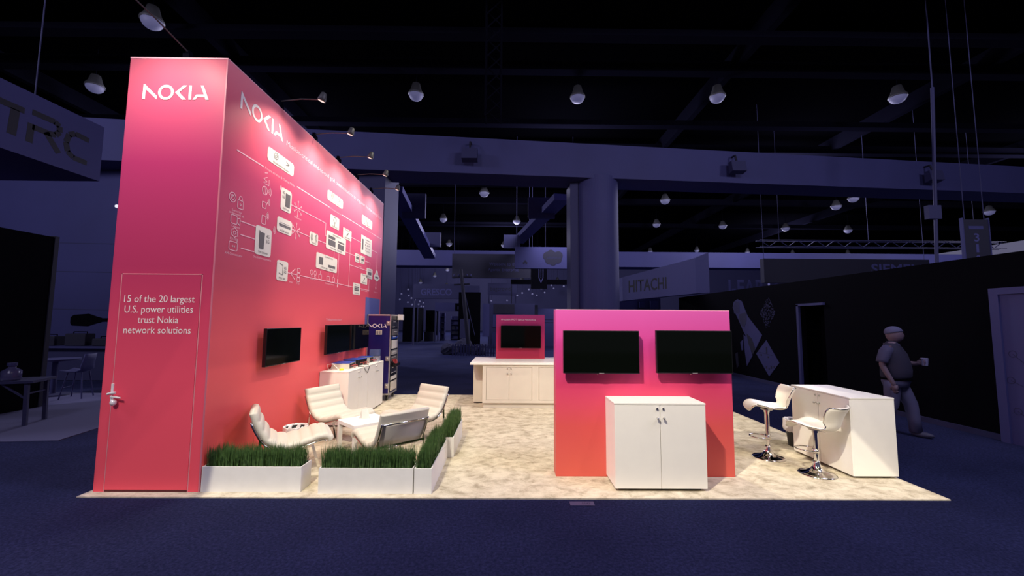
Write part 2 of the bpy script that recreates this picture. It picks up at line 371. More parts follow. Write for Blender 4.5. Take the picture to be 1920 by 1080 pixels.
# great pale beam crossing the hall
bm_ = MB(); A = Vector((-16, 12.80, 0)); B = Vector((40, 19.55, 0)); dv = (B-A).normalized(); nv = Vector((-dv.y, dv.x, 0))
def bz(x, z0, z1): return z0+(z1-z0)*(x+13.4)/36.5
pts = []
for z0, z1 in ((7.03, 7.67), (8.46, 8.9)):
    for p, q in ((A, 0), (B, 0), (B, 1.3), (A, 1.3)):
        w = p+nv*q; pts.append((w.x, w.y, bz(p.x, z0, z1)))
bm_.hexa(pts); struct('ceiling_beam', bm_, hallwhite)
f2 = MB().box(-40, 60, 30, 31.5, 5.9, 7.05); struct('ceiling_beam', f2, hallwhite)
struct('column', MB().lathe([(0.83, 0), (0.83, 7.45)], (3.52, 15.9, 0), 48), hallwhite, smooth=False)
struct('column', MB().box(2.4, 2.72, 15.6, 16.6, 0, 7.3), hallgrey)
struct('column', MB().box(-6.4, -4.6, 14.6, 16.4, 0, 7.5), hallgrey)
# inclined struts with hanging baffles
for P, Q in (((-5.25, 18, 7.75), (-5.35, 27, 6.1)), ((2.4, 18, 7.45), (.62, 27, 7.2))):
    struct('roof_strut', MB().bar(P, Q, .75, .3), halllight)
struct('trim_30', MB().box(-5.4, -4.25, 20, 20.2, 6.95, 8.2), hallgrey)
struct('trim_31', MB().box(.95, 2.3, 20, 20.2, 7.0, 8.05), hallgrey)
struct('trim_32', MB().box(-5.3, -4.3, 25, 25.2, 6.4, 7.3), hallgrey)
struct('trim_33', MB().box(-.35, .7, 25, 25.2, 6.35, 7.2), hallgrey)
# pale rear wall on the left
struct('wall_left', MB().box(-30, -11.6, 14, 14.2, 0, 7.0), hallwhite)
struct('wall_right', MB().box(7.7, 7.85, 3.0, 9.8, 0, 2.9).box(7.7, 7.85, 10.62, 18.2, 0, 2.9).box(7.7, 7.85, 9.8, 10.62, 2.26, 2.9)
       .box(8.4, 8.5, 9.4, 11.0, 0, 2.9).box(7.85, 8.5, 9.3, 9.4, 0, 2.9).box(7.85, 8.5, 11.0, 11.1, 0, 2.9).box(7.85, 8.5, 9.3, 11.1, 2.85, 2.9), hallblack)
struct('baseboard_right', MB().box(7.66, 7.70, 3.0, 9.8, 0, .09).box(7.66, 7.70, 10.62, 18.2, 0, .09), hallgrey)
struct('door_1', MB().box(7.64, 7.7, 10.60, 10.68, 0, 2.28).box(7.64, 7.7, 9.76, 10.68, 2.24, 2.30), hallwhite)
d2 = struct('door_2', MB().box(7.63, 7.72, 4.9, 6.32, 0, 2.36), halllight)
MB().box(7.60, 7.63, 6.20, 6.32, 0, 2.36).box(7.60, 7.63, 4.9, 6.2, 2.26, 2.36).build('door_frame', halllight, d2)
Fd = Frame((7.63, 0, 0), (0, -1, 0), (0, 0, 1), (-1, 0, 0)); ln = MB()
for p in (((-6.1, 1.35), (-5.95, 1.2), (-5.6, 1.1), (-5.3, 1.25)), ((-6.15, .95), (-5.85, .8), (-5.5, .92), (-5.2, .7)), ((-6.1, .5), (-5.9, .35), (-5.6, .42))):
    pline(ln, Fd, p, .008)
    for q in p[::2]: ringp(ln, Fd, q, .05, .008, n=12)
ln.build('line_pattern', hallgrey, d2)

# ================================================================= THE STAND
# ---- tall storage wall: block with door, prints and lamp clips
TX0, TX1, TY0, TY1, TZ = -4.283, -3.19, 4.362, 10.05, 4.735
tower = thing('exhibit_wall', 'tall pink storage wall with printed network diagram and door, left side of the stand', 'exhibit wall', (TX0, TY0, 0))
tl = Matrix.Translation((-TX0, -TY0, 0))
def tpart(mb, name, m, **kw):
    mb.v = [(a-TX0, b-TY0, c) for a, b, c in mb.v]; return mb.build(name, m, kw.pop('parent', tower), **kw)
def ttext(name, body, F, u, v, w, h, m, **kw):
    par = kw.pop('parent', tower); o = text(name, body, F, u, v, w, h, m, **kw)
    for p in o.data.vertices: p.co -= Vector((TX0, TY0, 0))
    o.parent = par; return o
tpart(MB().box(TX0, TX1, TY0, TY1, .012, TZ), 'wall_body', pink_tower)
tpart(MB().box(TX1, TX1+.0015, TY0, TY1, .012, TZ-.012), 'side_print_lit', pink_side_lit)
tpart(MB().box(TX0, TX1, TY0-.004, TY0, TZ-.012, TZ+.004).box(TX1, TX1+.004, TY0, TY1, TZ-.012, TZ+.004), 'top_edge_trim', mat('pale_pink_edge', (0.78, 0.40, 0.48), 0.4))
tpart(MB().box(TX1-.012, TX1+.003, TY0-.003, TY0+.004, .012, TZ), 'corner_trim', mat('pink_corner_edge', (0.60, 0.16, 0.22), 0.5))
F1 = Frame((0, TY0, 0), (1,0,0), (0,0,1), (0,-1,0))      # front face
F2 = Frame((TX1+.0015, 0, 0), (0,1,0), (0,0,1), (1,0,0))        # long side face
DX0, DX1, DZ0, DZ1 = -4.163, -3.318, .035, 2.272
door = tpart(MB().box(DX0, DX1, TY0-.006, TY0+.002, DZ0, DZ1), 'door', pink_tower)
g = MB()
for a in ((DX0-.012, DX0-.004, .012, DZ1+.012), (DX1+.003, DX1+.012, .012, DZ1+.012)): g.box(a[0], a[1], TY0-.003, TY0, a[2], a[3])
g.box(DX0-.012, DX1+.012, TY0-.003, TY0, DZ1+.003, DZ1+.012)
tpart(g, 'door_gap', mat('pale_door_edge', (0.70, 0.26, 0.30), 0.5))
tpart(MB().box(DX0, DX1, TY0-.003, TY0, .014, DZ0-.003), 'door_bottom_gap', mat('dark_red_gap', (0.10, 0.012, 0.015), 0.7))
hd = MB().box(-4.172, -4.148, TY0-.018, TY0-.005, 1.0, 1.115).box(-4.172, -4.148, TY0-.018, TY0-.005, .905, .99)
hd.tube([(-4.16, TY0-.02, 1.015), (-4.16, TY0-.06, 1.015), (-4.12, TY0-.065, 1.025), (-4.08, TY0-.06, 1.03)], .013, 8)
hd.tube([(-4.16, TY0-.02, .985), (-4.13, TY0-.05, .985), (-4.03, TY0-.055, .975)], [.012, .014, .009], 8)
tpart(hd, 'door_handle', handle_m, smooth=False, parent=door, bevel=.003)
hd = MB().ball((-4.115, TY0-.04, .925), .03, (1, .9, 1.1)).tube([(-4.15, TY0-.01, .925), (-4.12, TY0-.04, .925)], .014, 8)
tpart(hd, 'door_knob', handle_m, smooth=True, parent=door)
tx = -3.745
for s_, z_, w_ in (('15 of the 20 largest', 1.975, .752), ('U.S. power utilities', 1.865, .728), ('trust Nokia', 1.752, .43), ('network solutions', 1.642, .712)):
    ttext('door_lettering', s_, F1, tx, z_, w_, .078, ink, z=.006, align='C', parent=door)
lg = MB(); logo_parts(lg, F1, -4.115, 4.245, .738, .165, t=.004); tpart(lg, 'logo_lettering', ink)
lg = MB(); logo_parts(lg, F2, 4.60, 4.285, .90, .20, t=.004); tpart(lg, 'logo_lettering', ink)
ttext('headline_lettering', 'Mission-critical end-to-end grid communications to empower the new energy future', F2, 5.60, 4.285, 4.33, .075, inkpink)
# lines of the diagram
dl = MB()
for p in (((4.59, 3.77), (5.11, 3.77)), ((5.93, 3.785), (7.03, 3.785)), ((7.56, 3.79), (8.85, 3.80)), ((9.25, 3.80), (9.90, 3.81))): pline(dl, F2, p, .016)
L_ = .011
for p in (((4.72, 2.96), (5.02, 2.90)), ((4.74, 2.80), (5.02, 2.76)), ((4.76, 2.64), (5.02, 2.60))): pline(dl, F2, [p[0], (p[1][0], p[0][1])], L_)
for p in ([(5.80, 3.47), (6.92, 3.47), (6.92, 3.26), (6.98, 3.26)], [(5.84, 3.12), (6.38, 3.12)], [(6.66, 3.12), (6.98, 3.12)],
          [(5.80, 2.47), (5.88, 2.47), (6.0, 2.55)], [(5.88, 2.47), (6.0, 2.39)], [(5.88, 2.47), (6.06, 2.47)], [(6.14, 2.47), (8.26, 2.47)],
          [(7.30, 3.05), (7.30, 2.93)], [(7.50, 3.05), (7.50, 2.57)], [(7.78, 3.12), (8.30, 3.12)], [(8.02, 3.46), (8.60, 3.46)], [(8.02, 3.46), (8.02, 2.49)],
          [(8.02, 2.90), (9.0, 2.90)], [(8.62, 2.47), (9.18, 2.47), (9.18, 2.74)], [(8.84, 3.10), (9.2, 3.10), (9.2, 2.97)], [(9.27, 3.42), (9.68, 3.42), (9.68, 2.96)]):
    pline(dl, F2, p, L_)
for c in ((8.02, 2.90), (8.02, 2.47), (9.18, 2.47)): ringp(dl, F2, c, .02, .01, n=10)
tpart(dl, 'diagram_lines', inkpink)
# white line icons
ic = MB(); w_ = .009
ringp(ic, F2, (4.57, 3.20), .055, w_); ringp(ic, F2, (4.57, 3.20), .028, w_)
pline(ic, F2, [(4.55, 3.18), (4.57, 3.22), (4.60, 3.21)], w_)
pline(ic, F2, rrect(4.66, 4.76, 3.10, 3.20, .012, 2), w_, closed=True); ringp(ic, F2, (4.71, 3.20), .032, w_, a0=0, a1=PI, ry=.05); ringp(ic, F2, (4.71, 3.15), .012, w_, n=8)
pline(ic, F2, rrect(4.56, 4.67, 2.90, 3.00, .02, 2), w_, closed=True); pline(ic, F2, [(4.67, 2.93), (4.72, 2.90), (4.72, 2.99), (4.67, 2.97)], w_)
gear = [(4.64+(.062 if i % 2 else .045)*math.cos(PI*i/6), 2.80+(.062 if i % 2 else .045)*math.sin(PI*i/6)) for i in range(12)]
pline(ic, F2, gear, w_, closed=True); ringp(ic, F2, (4.64, 2.80), .02, w_, n=10)
pline(ic, F2, rrect(4.56, 4.70, 2.59, 2.69, .02, 2), w_, closed=True); pline(ic, F2, [(4.69, 2.69), (4.69, 2.73)], w_)
for u in (4.62, 4.65): ringp(ic, F2, (u, 2.64), .008, w_, n=6)
def waves(u, v, s=1):
    for r in (.03, .055, .08): ringp(ic, F2, (u, v), r*s, w_, a0=-.7, a1=.9)
pline(ic, F2, [(5.12, 3.57), (5.20, 3.60), (5.12, 3.62), (5.20, 3.66)], w_); pline(ic, F2, [(5.14, 3.70), (5.20, 3.72)], w_); pline(ic, F2, [(5.15, 3.56), (5.24, 3.56), (5.24, 3.64)], w_)
ringp(ic, F2, (5.16, 3.47), .055, w_); pline(ic, F2, [(5.145, 3.42), (5.145, 3.52)], w_); pline(ic, F2, [(5.175, 3.42), (5.175, 3.52)], w_); waves(5.22, 3.48)
pline(ic, F2, rrect(5.12, 5.20, 3.24, 3.32, .01, 2), w_, closed=True); pline(ic, F2, [(5.20, 3.28), (5.25, 3.36)], w_); waves(5.22, 3.34, .8)
pline(ic, F2, rrect(5.13, 5.21, 3.03, 3.14, .01, 2), w_, closed=True); waves(5.20, 3.15, .9); waves(5.37, 3.0, .9); waves(5.48, 3.62, .7)
def star(u, v):
    for k in range(6): pline(ic, F2, [(u+.03*math.cos(k*PI/3+.5), v+.03*math.sin(k*PI/3+.5)), (u+.10*math.cos(k*PI/3+.5), v+.10*math.sin(k*PI/3+.5))], w_)
    for k in range(6): ringp(ic, F2, (u+.11*math.cos(k*PI/3+.5), v+.11*math.sin(k*PI/3+.5)), .012, w_, n=6)
star(5.99, 3.46); star(5.97, 3.12)
for v in (2.40, 2.47, 2.54): pline(ic, F2, rrect(6.06, 6.14, v-.03, v+.03, .008, 2), w_, closed=True)
for u in (6.50, 6.62): ringp(ic, F2, (u, 2.56), .04, w_, n=12); pline(ic, F2, [(u-.03, 2.50), (u+.03, 2.50)], w_)
for u in (6.80, 7.10, 7.32): pline(ic, F2, rrect(u-.05, u+.05, 2.48, 2.56, .01, 2), w_, closed=True); pline(ic, F2, [(u, 2.56), (u, 2.62)], w_)
pline(ic, F2, [(7.50, 2.40), (7.50, 2.56)], .03); ringp(ic, F2, (9.66, 2.56), .03, w_, n=8); pline(ic, F2, [(9.66, 2.60), (9.66, 2.70)], .02)
tpart(ic, 'diagram_icons', inkpink)
for s_, u, v, w in (('Security', 4.57, 3.045, .17), ('underneath all', 4.53, 3.01, .25), ('Camera', 4.58, 2.86, .14), ('RTU/IED', 4.57, 2.71, .14), ('AMI Concentrator', 4.50, 2.535, .30), ('Distribution automation', 5.0, 2.57, .38),
                    ('Private wireless & Optical FANs', 5.14, 3.755, .72), ('Transmission', 7.07, 3.77, .46), ('Data center', 8.87, 3.79, .36), ('Multiwave', 5.90, 3.31, .20), ('PON', 5.86, 2.33, .08), ('FTTx', 6.06, 2.33, .08),
                    ('Distribution network', 7.0, 2.42, .36), ('Security', 6.45, 2.45, .18), ('IP/MPLS', 8.5, 2.92, .2), ('Microwave', 8.72, 2.43, .36), ('Customers', 9.52, 2.45, .30)):
    ttext('caption_lettering', s_, F2, u, v, w, .028 if w < .5 else .036, inkpink)
# cards
def card(u0, u1, v0, v1, cap, draw, r=None, name='diagram_card'):
    r = r or min(u1-u0, v1-v0)*.16
    c = MB().prism(rrect(u0, u1, v0, v1, r), *F2.args(0), .004); c = tpart(c, name, cardm)
    d = MB(); draw(d, u0, u1, v0, v1)
    if cap: mtext(d, cap, F2, (u0+u1)/2, v0+.04*(v1-v0)+.01, (u1-u0)*.6, .028, z=.0045, align='C')
    if d.v: tpart(d, 'card_print', inkdark, parent=c)
    return c
Z4 = .0045
def R4(d, a, b, c_, e): d.prism([(a, c_), (b, c_), (b, e), (a, e)], *F2.args(Z4), .002)
def dr_router(d, u0, u1, v0, v1):
    w, h = u1-u0, v1-v0; d.prism([(u0+.28*w, v0+.22*h), (u0+.22*w, v0+.30*h), (u0+.22*w, v0+.86*h), (u0+.30*w, v0+.80*h), (u0+.56*w, v0+.80*h), (u0+.52*w, v0+.22*h)], *F2.args(Z4), .002)
    for k in range(2): mtext(d, ('5G', '4G')[k], F2, u0+.66*w, v0+(.48+.18*k)*h, .2*w, .045, z=Z4)
def dr_bar(d, u0, u1, v0, v1):
    w, h = u1-u0, v1-v0; R4(d, u0+.12*w, u0+.88*w, v0+.50*h, v0+.58*h); R4(d, u0+.12*w, u0+.88*w, v0+.42*h, v0+.47*h); R4(d, u0+.2*w, u0+.8*w, v0+.66*h, v0+.67*h)
def dr_radio(d, u0, u1, v0, v1):
    w, h = u1-u0, v1-v0; R4(d, u0+.42*w, u0+.86*w, v0+.22*h, v0+.82*h); mtext(d, '5G', F2, u0+.12*w, v0+.55*h, .2*w, .04, z=Z4); mtext(d, '4G', F2, u0+.12*w, v0+.74*h, .2*w, .04, z=Z4)
def dr_box(d, u0, u1, v0, v1):
    w, h = u1-u0, v1-v0; pline(d, F2, [(u0+.2*w, v0+.86*h), (u0+.52*w, v0+.78*h), (u0+.52*w, v0+.3*h), (u0+.2*w, v0+.36*h)], .008, Z4, .002); mtext(d, '5G', F2, u0+.62*w, v0+.4*h, .22*w, .04, z=Z4); mtext(d, '4G', F2, u0+.62*w, v0+.6*h, .22*w, .04, z=Z4)
def dr_icons(d, u0, u1, v0, v1):
    w, h = u1-u0, v1-v0; c = (u0+.3*w, v0+.66*h); ringp(d, F2, c, .045, .008, Z4, .002); ringp(d, F2, c, .02, .008, Z4, .002, n=10); pline(d, F2, [(u0+.68*w, v0+.8*h), (u0+.80*w, v0+.64*h), (u0+.68*w, v0+.5*h)], .009, Z4, .002)
def dr_one(d, u0, u1, v0, v1):
    w, h = u1-u0, v1-v0; c = (u0+.5*w, v0+.68*h); ringp(d, F2, c, .05, .010, Z4, .002, n=14); pline(d, F2, [(c[0], c[1]-.05), (c[0], c[1]-.11)], .012, Z4, .002)
def dr_hub(d, u0, u1, v0, v1):
    w, h = u1-u0, v1-v0
    R4(d, u0+.10*w, u0+.42*w, v0+.62*h, v0+.78*h); R4(d, u0+.10*w, u0+.44*w, v0+.24*h, v0+.56*h); R4(d, u0+.56*w, u0+.90*w, v0+.60*h, v0+.68*h); R4(d, u0+.56*w, u0+.90*w, v0+.22*h, v0+.52*h)
    mtext(d, 'Substation', F2, u0+.5*w, v0+.86*h, .4*w, .03, z=Z4, align='C')
def dr_sub(d, u0, u1, v0, v1):
    w, h = u1-u0, v1-v0; R4(d, u0+.12*w, u0+.30*w, v0+.30*h, v0+.76*h); R4(d, u0+.56*w, u0+.90*w, v0+.26*h, v0+.42*h); mtext(d, 'Control center', F2, u0+.58*w, v0+.84*h, .4*w, .03, z=Z4, align='C')
def dr_arcs(d, u0, u1, v0, v1):
    c = ((u0+u1)/2, (v0+v1)/2+.02)
    for r in (.05, .075, .10): ringp(d, F2, c, r, .007, Z4, .002, a0=-.8, a1=.8); ringp(d, F2, c, r, .007, Z4, .002, a0=PI-.8, a1=PI+.8)
def dr_pen(d, u0, u1, v0, v1):
    w, h = u1-u0, v1-v0; pline(d, F2, [(u0+.42*w, v0+.35*h), (u0+.62*w, v0+.66*h)], .026, Z4, .002); mtext(d, 'Management', F2, u0+.5*w, v0+.84*h, .7*w, .026, z=Z4, align='C')
def dr_list(d, u0, u1, v0, v1):
    w, h = u1-u0, v1-v0; R4(d, u0+.08*w, u0+.2*w, v0+.2*h, v0+.8*h)
    for i, s_ in enumerate(('Automation', 'Wavence', 'IP', 'Optical', 'Security')): mtext(d, s_, F2, u0+.6*w, v0+(.82-.155*i)*h, .46*w, .03, z=Z4, align='C')
def dr_sq(d, u0, u1, v0, v1):
    w, h = u1-u0, v1-v0; R4(d, u0+.2*w, u0+.8*w, v0+.36*h, v0+.66*h); mtext(d, 'Site', F2, u0+.5*w, v0+.78*h, .5*w, .026, z=Z4, align='C')
def dr_stack(d, u0, u1, v0, v1):
    w, h = u1-u0, v1-v0
    for i in range(3): R4(d, u0+.18*w, u0+.82*w, v0+(.34+.14*i)*h, v0+(.44+.14*i)*h)
    mtext(d, 'Network', F2, u0+.5*w, v0+.82*h, .6*w, .026, z=Z4, align='C')
card(5.17, 5.82, 3.89, 4.08, 'MantaRay NM, Altiplano', dr_icons, .05)
card(6.93, 7.59, 3.90, 4.08, 'NSP, Optical, WaveSuite', dr_icons, .05)
card(8.60, 9.25, 3.88, 4.08, 'NSP', dr_one, .04)
card(5.53, 5.80, 3.33, 3.65, 'AirScale', dr_radio, .045); card(5.47, 5.85, 3.01, 3.22, 'ASiR pico', dr_bar, .045)
card(5.02, 5.36, 2.62, 2.99, '7705 SAR-Hm', dr_router, .04); card(5.52, 5.80, 2.34, 2.62, '7705 SAR', dr_box, .035)
card(7.08, 7.46, 3.46, 3.68, 'Security server', dr_one, .035); card(6.96, 7.80, 3.045, 3.365, '7705 SAR   7250 IXR', dr_hub, .035)
card(7.65, 8.06, 3.37, 3.575, '1830 PSS', dr_pen, .02); card(6.63, 7.44, 2.655, 2.92, '7750 SR   1830', dr_sub, .035)
card(6.38, 6.66, 3.015, 3.21, 'Wavence', dr_arcs, .035); card(8.60, 9.27, 3.24, 3.64, None, dr_list, .02)
card(8.30, 8.54, 3.005, 3.185, 'Fiber', dr_sq, .02); card(8.60, 8.84, 3.015, 3.18, 'Radio', dr_sq, .02)
card(9.0, 9.38, 2.74, 2.97, '7210', dr_sq, .02); card(8.66, 9.05, 2.585, 2.805, '1830 PSS', dr_pen, .02); card(8.25, 8.64, 2.325, 2.565, '7250 IXR', dr_stack, .02)
cl = MB(); cpts = [(9.69+(.20+.03*math.cos(5*a))*math.cos(a)*1.0, 2.82+(.085+.012*math.cos(4*a))*math.sin(a)) for a in [2*PI*i/40 for i in range(40)]]
cl.prism(cpts, *F2.args(0), .004); cl.prism([(9.58, 2.88), (9.80, 2.88), (9.74, 2.985), (9.64, 2.985)], *F2.args(0), .0042); cl = tpart(cl, 'cloud_card', cardm)
d = MB(); R4(d, 9.58, 9.80, 2.80, 2.84); mtext(d, 'Cloud', F2, 9.69, 2.89, .14, .028, z=Z4, align='C'); tpart(d, 'card_print', inkdark, parent=cl)
tpart(MB().box(TX1, TX1+.004, 9.0, 9.99, 1.2, 2.31), 'blue_print_panel', bluepanel, label='slate blue panel at the far end of the pink wall')
ttext('caption_lettering', 'Teleprotection', F2, 7.09, 1.785, .66, .04, inkpink)

# ---- clip-on arm lamps along the top of the wall
def arm_lamp(base, head, aim, watts, label, angle=125):
    t = thing('arm_lamp', label, 'lamp', base, 0, 'arm lamps clipped to the top of the pink wall')
    b = Vector(base); h = Vector(head)-b
    MB().box(-.035, .035, -.05, .05, -.035, .035).box(-.02, .02, -.03, .03, .03, .08).build('clamp', steel_dark, t)
    MB().tube([(0, 0, .06), tuple(h*.5+Vector((0, 0, .05))), tuple(h)], .008, 6).build('arm', housing, t)
    d = (Vector(aim)-Vector(head)).normalized()
    q = d.to_track_quat('-Z', 'Y').to_matrix().to_4x4()
    hb = MB().lathe([(.02, .10), (.035, .09), (.05, .02), (.055, -.02), (.05, -.021)], (0, 0, 0), 14); hb.v = [tuple((q @ Vector(v))+h) for v in hb.v]
    hb.build('lamp_head', housing, t, smooth=True)
    ln_ = MB().lathe([(.046, -.022), (.03, -.028), (.004, -.03)], (0, 0, 0), 14); ln_.v = [tuple((q @ Vector(v))+h) for v in ln_.v]
    ln_.build('lens', mat('arm_lens', (.9, .9, .9), .3, emit=WARM, estr=.6), t)
    L = bpy.data.lights.new('arm_lamp_light', 'SPOT'); L.energy = watts; L.color = (1, .86, .72); L.spot_size = math.radians(angle); L.spot_blend = 1.0; L.shadow_soft_size = .05
    lo = bpy.data.objects.new('arm_lamp_light', L); C.objects.link(lo); lo.parent = t
    lo.matrix_local = Matrix.Translation(h+d*.05) @ q
ordn = ('nearest', 'second nearest', 'middle', 'second farthest', 'farthest')
for i, y in enumerate((5.42, 6.42, 7.36, 8.26, 9.16)):
    arm_lamp((TX1-.02, y, TZ+.035), (TX1+.62, y-.12, TZ+.06), (TX1, y+.05, 3.2), 122, 'black arm lamp on the long pink wall top, %s of the five' % ordn[i])
arm_lamp((-3.68, TY0+.06, TZ+.035), (-3.80, TY0-.75, TZ+.30), (-3.72, TY0, 3.2), 115, 'black arm lamp over the narrow pink front above the door')

# ---- cabinets
def cabinet(name, label, loc, rz, w=1.0, d=.6, h=.925, group=None, knobs=True):
    t = thing(name, label, 'cabinet', loc, rz, group)
    MB().box(-w/2+.004, w/2-.004, .02, d, .03, h-.018).build('body', white, t, bevel=.002)
    MB().box(-w/2+.05, w/2-.05, .06, d-.06, 0, .03).build('plinth', dark_gap, t)
    MB().box(-w/2, w/2, 0, d, h-.018, h).build('top', whitetop, t, bevel=.002)
    for s in (-1, 1):
        a, b = (-w/2+.004, -.0025) if s < 0 else (.0025, w/2-.004)
        dr = MB().box(a, b, 0.001, .02, .03, h-.021).build('door', white, t, bevel=.0015)
        q = MB().tube([(s*.033, 0, h-.155), (s*.033, -.022, h-.155)], .006, 8); q.ball((s*.033, -.026, h-.155), .014, nu=12, nv=8); q.build('knob', steel, dr, smooth=True)
        MB().tube([(s*.033, .001, h-.058), (s*.033, -.012, h-.058)], [.013, .011], 12).build('lock', steel, dr)
    return t
cabinet('cabinet', 'white two-door cabinet in front of the pink twin-screen panel', (1.632, 4.408, .012), 0, .985, .41, .918)
cabinet('cabinet', 'white two-door cabinet against the pink wall, nearer the armchairs', (-2.69, 7.40, .012), PI/2, .95, .49, .915, 'white cabinets along the pink wall')
cabinet('cabinet', 'white two-door cabinet against the pink wall, beside the navy equipment rack', (-2.69, 8.355, .012), PI/2, .95, .49, .915, 'white cabinets along the pink wall')
cabinet('cabinet', 'white two-door cabinet used as a counter behind the bar stools', (3.985, 5.26, .012), -PI/2, .98, .53, .92)

# ---- pink twin-screen panel
pan = thing('exhibit_partition', 'low pink panel wall carrying two black screens', 'exhibit panel', (1.605, 4.82, .012))
MB().box(-1.045, 1.04, 0, .2, 0, 1.925).build('panel_body', pink_panel, pan, bevel=.004)
MB().box(-1.045, 1.04, .003, .197, 1.925, 1.932).build('top_edge', M['pale_pink_edge'], pan)
# ---- televisions
def tv(name, label, loc, rz, w, h, off=.11, group=None, edge=.008):
    """loc = centre of the screen's wall point; the screen faces local -y"""
    t = thing(name, label, 'television', loc, rz, group)
    MB().box(-w/2, w/2, -off, -off+.045, -h/2, h/2).build('casing', blackp, t, bevel=.004)
    MB().box(-w/2+edge, w/2-edge, -off-.002, -off, -h/2+edge*1.6, h/2-edge).build('screen', screen, t)
    MB().box(-.2, .2, -off+.045, 0, -.15, .15).build('wall_bracket', blackp, t)
    MB().box(-.03, .03, -off-.003, -off, -h/2+.001, -h/2+.008).build('badge', mat('badge_grey', (.5, .48, .46), .3, .5), t)
    MB().ball((-.045, -off+.012, -h/2-.006), .008, nu=8, nv=6).build('sensor', mat('sensor_red', (.5, .2, .2), .3), t)
    return t
P0 = 4.82
tv('television', 'black television on the left half of the low pink panel', (1.08, P0, 1.447), 0, .885, .495, .1, 'screens on the low pink panel')
tv('television', 'black television on the right half of the low pink panel', (2.165, P0, 1.454), 0, .885, .495, .1, 'screens on the low pink panel')
tv('television', 'black television alone on the pink wall above the left armchair', (TX1+.004, 5.585, 1.44), PI/2, .85, .485, .13, 'screens on the long pink wall')
tv('television', 'black television over the white cabinets, nearer of the two side by side', (TX1+.004, 7.36, 1.46), PI/2, .98, .50, .13, 'screens on the long pink wall')
tv('television', 'black television over the white cabinets, farther one beside the navy rack', (TX1+.004, 8.42, 1.46), PI/2, .98, .50, .13, 'screens on the long pink wall')

# ---- counter at the back with its screen panel
bc = thing('serving_counter', 'long white back counter with panelled doors and overhanging top', 'counter', (0.5, 8.47, .012))
MB().box(-1.03, 1.5, 0.02, 1.0, .10, .88).build('body', creamlam, bc, bevel=.003)
MB().box(-1.01, 1.48, .05, .98, 0, .10).build('plinth', creamlam, bc)
MB().box(-1.29, 1.7, -.03, 1.42, .88, .918).build('counter_top', whitetop, bc, bevel=.004)
MB().box(-1.26, -.96, .48, .52, .03, .88).box(-1.26, -1.22, .50, 1.35, .03, .88).build('side_panel', creamlam, bc, bevel=.003)
ff = MB()
for x0, x1 in ((-1.03, -.955), (-.005, .135), (1.06, 1.5)): ff.box(x0, x1, 0, .02, .16, .835)
ff.box(-1.03, 1.5, 0, .02, .10, .16).box(-1.03, 1.5, 0, .02, .835, .88); ff.build('face_frame', creamlam, bc, bevel=.002)
MB().box(-1.02, 1.49, .012, .05, .098, .103).build('shadow_groove', dark_gap, bc)
for x0, x1, s in ((-.95, -.483, 1), (-.478, -.012, -1), (.142, .597, 1), (.603, 1.055, -1)):
    dr = MB().box(x0, x1, .006, .02, .166, .83).build('door', creamlam, bc, bevel=.002)
    xk = x1-.035 if s > 0 else x0+.035
    MB().tube([(xk, .006, .70), (xk, -.014, .70)], .006, 8).ball((xk, -.018, .70), .014, nu=10, nv=8).build('knob', steel, dr, smooth=True)
    MB().tube([(xk, .006, .80), (xk, -.006, .80)], .011, 10).build('lock', steel, dr)
cp = thing('screen_stand', 'small pink panel with one black screen on the back counter', 'exhibit panel', (.277, 9.45, .93))
MB().box(-.565, .565, 0, .08, 0, 1.015).build('panel_body', pink_small, cp, bevel=.003)
Fc = Frame((0, 0, 0), (1,0,0), (0,0,1), (0,-1,0))
text('panel_lettering', "AI-scalable IP/OT' Optical Networking", Fc, -.455, .885, .81, .036, ink, cp)
tv('television', 'black television on the small pink panel of the back counter', (.285, 9.45, 1.435), 0, .93, .52, .07)

# ---- navy equipment rack
rk = thing('equipment_rack', 'tall navy rack case with silver edges on castors by the pink wall end', 'equipment rack', (-2.91, 9.13, .012))
MB().box(-.26, .255, 0, .62, .16, 1.90).build('case_body', navycase, rk, bevel=.004)
e = MB()
for x in (-.265, .245): e.box(x, x+.022, -.006, .02, .14, 1.915)
e.box(-.265, .267, -.006, .02, 1.885, 1.915).box(-.265, .267, -.006, .02, .13, .165)
e.box(.245, .268, 0, .63, 1.885, 1.915).box(.245, .268, 0, .63, .13, .165).box(.245, .268, .60, .63, .14, 1.915)
e.build('aluminium_edge', alu, rk, bevel=.002)
eq = MB().box(.252, .262, .03, .60, .18, 1.88).build('equipment_bay', blackp, rk)
for i, (z0, z1, m_) in enumerate(((1.62, 1.78, halldark), (1.44, 1.58, inkdark), (1.36, 1.42, bluemetal), (1.14, 1.33, cardm), (1.0, 1.10, inkmid), (.86, .97, inkdark), (.60, .74, halldark), (.44, .52, cardm), (.20, .40, beigemetal))):
    MB().box(.262, .272, .10, .55, z0, z1).build('rack_unit', m_, eq, bevel=.002)
lt = MB()
for i in range(14):
    z = .25+i*.115; lt.box(.273, .275, .12+.05*(i % 3), .30+.06*(i % 4), z, z+.012)
lt.build('unit_lettering', cardm, eq)
cb = MB()
for i in range(6): cb.tube([(.275, .15+.05*i, .9), (.31+.012*(i % 3), .2+.05*i, .82-.02*i), (.32, .28+.03*i, .80), (.275, .35+.03*i, .72+.03*i)], .008, 6)
cb.build('cable_bundle', redm, eq); MB().box(.275, .36, .2, .52, .74, .80).build('cable_tray', blackp, eq)
lg = MB(); logo_parts(lg, Frame((0, 0, 0), (1,0,0), (0,0,1), (0,-1,0)), -.245, 1.62, .42, .082, z=.001, t=.003); lg.build('logo_lettering', ink, rk)
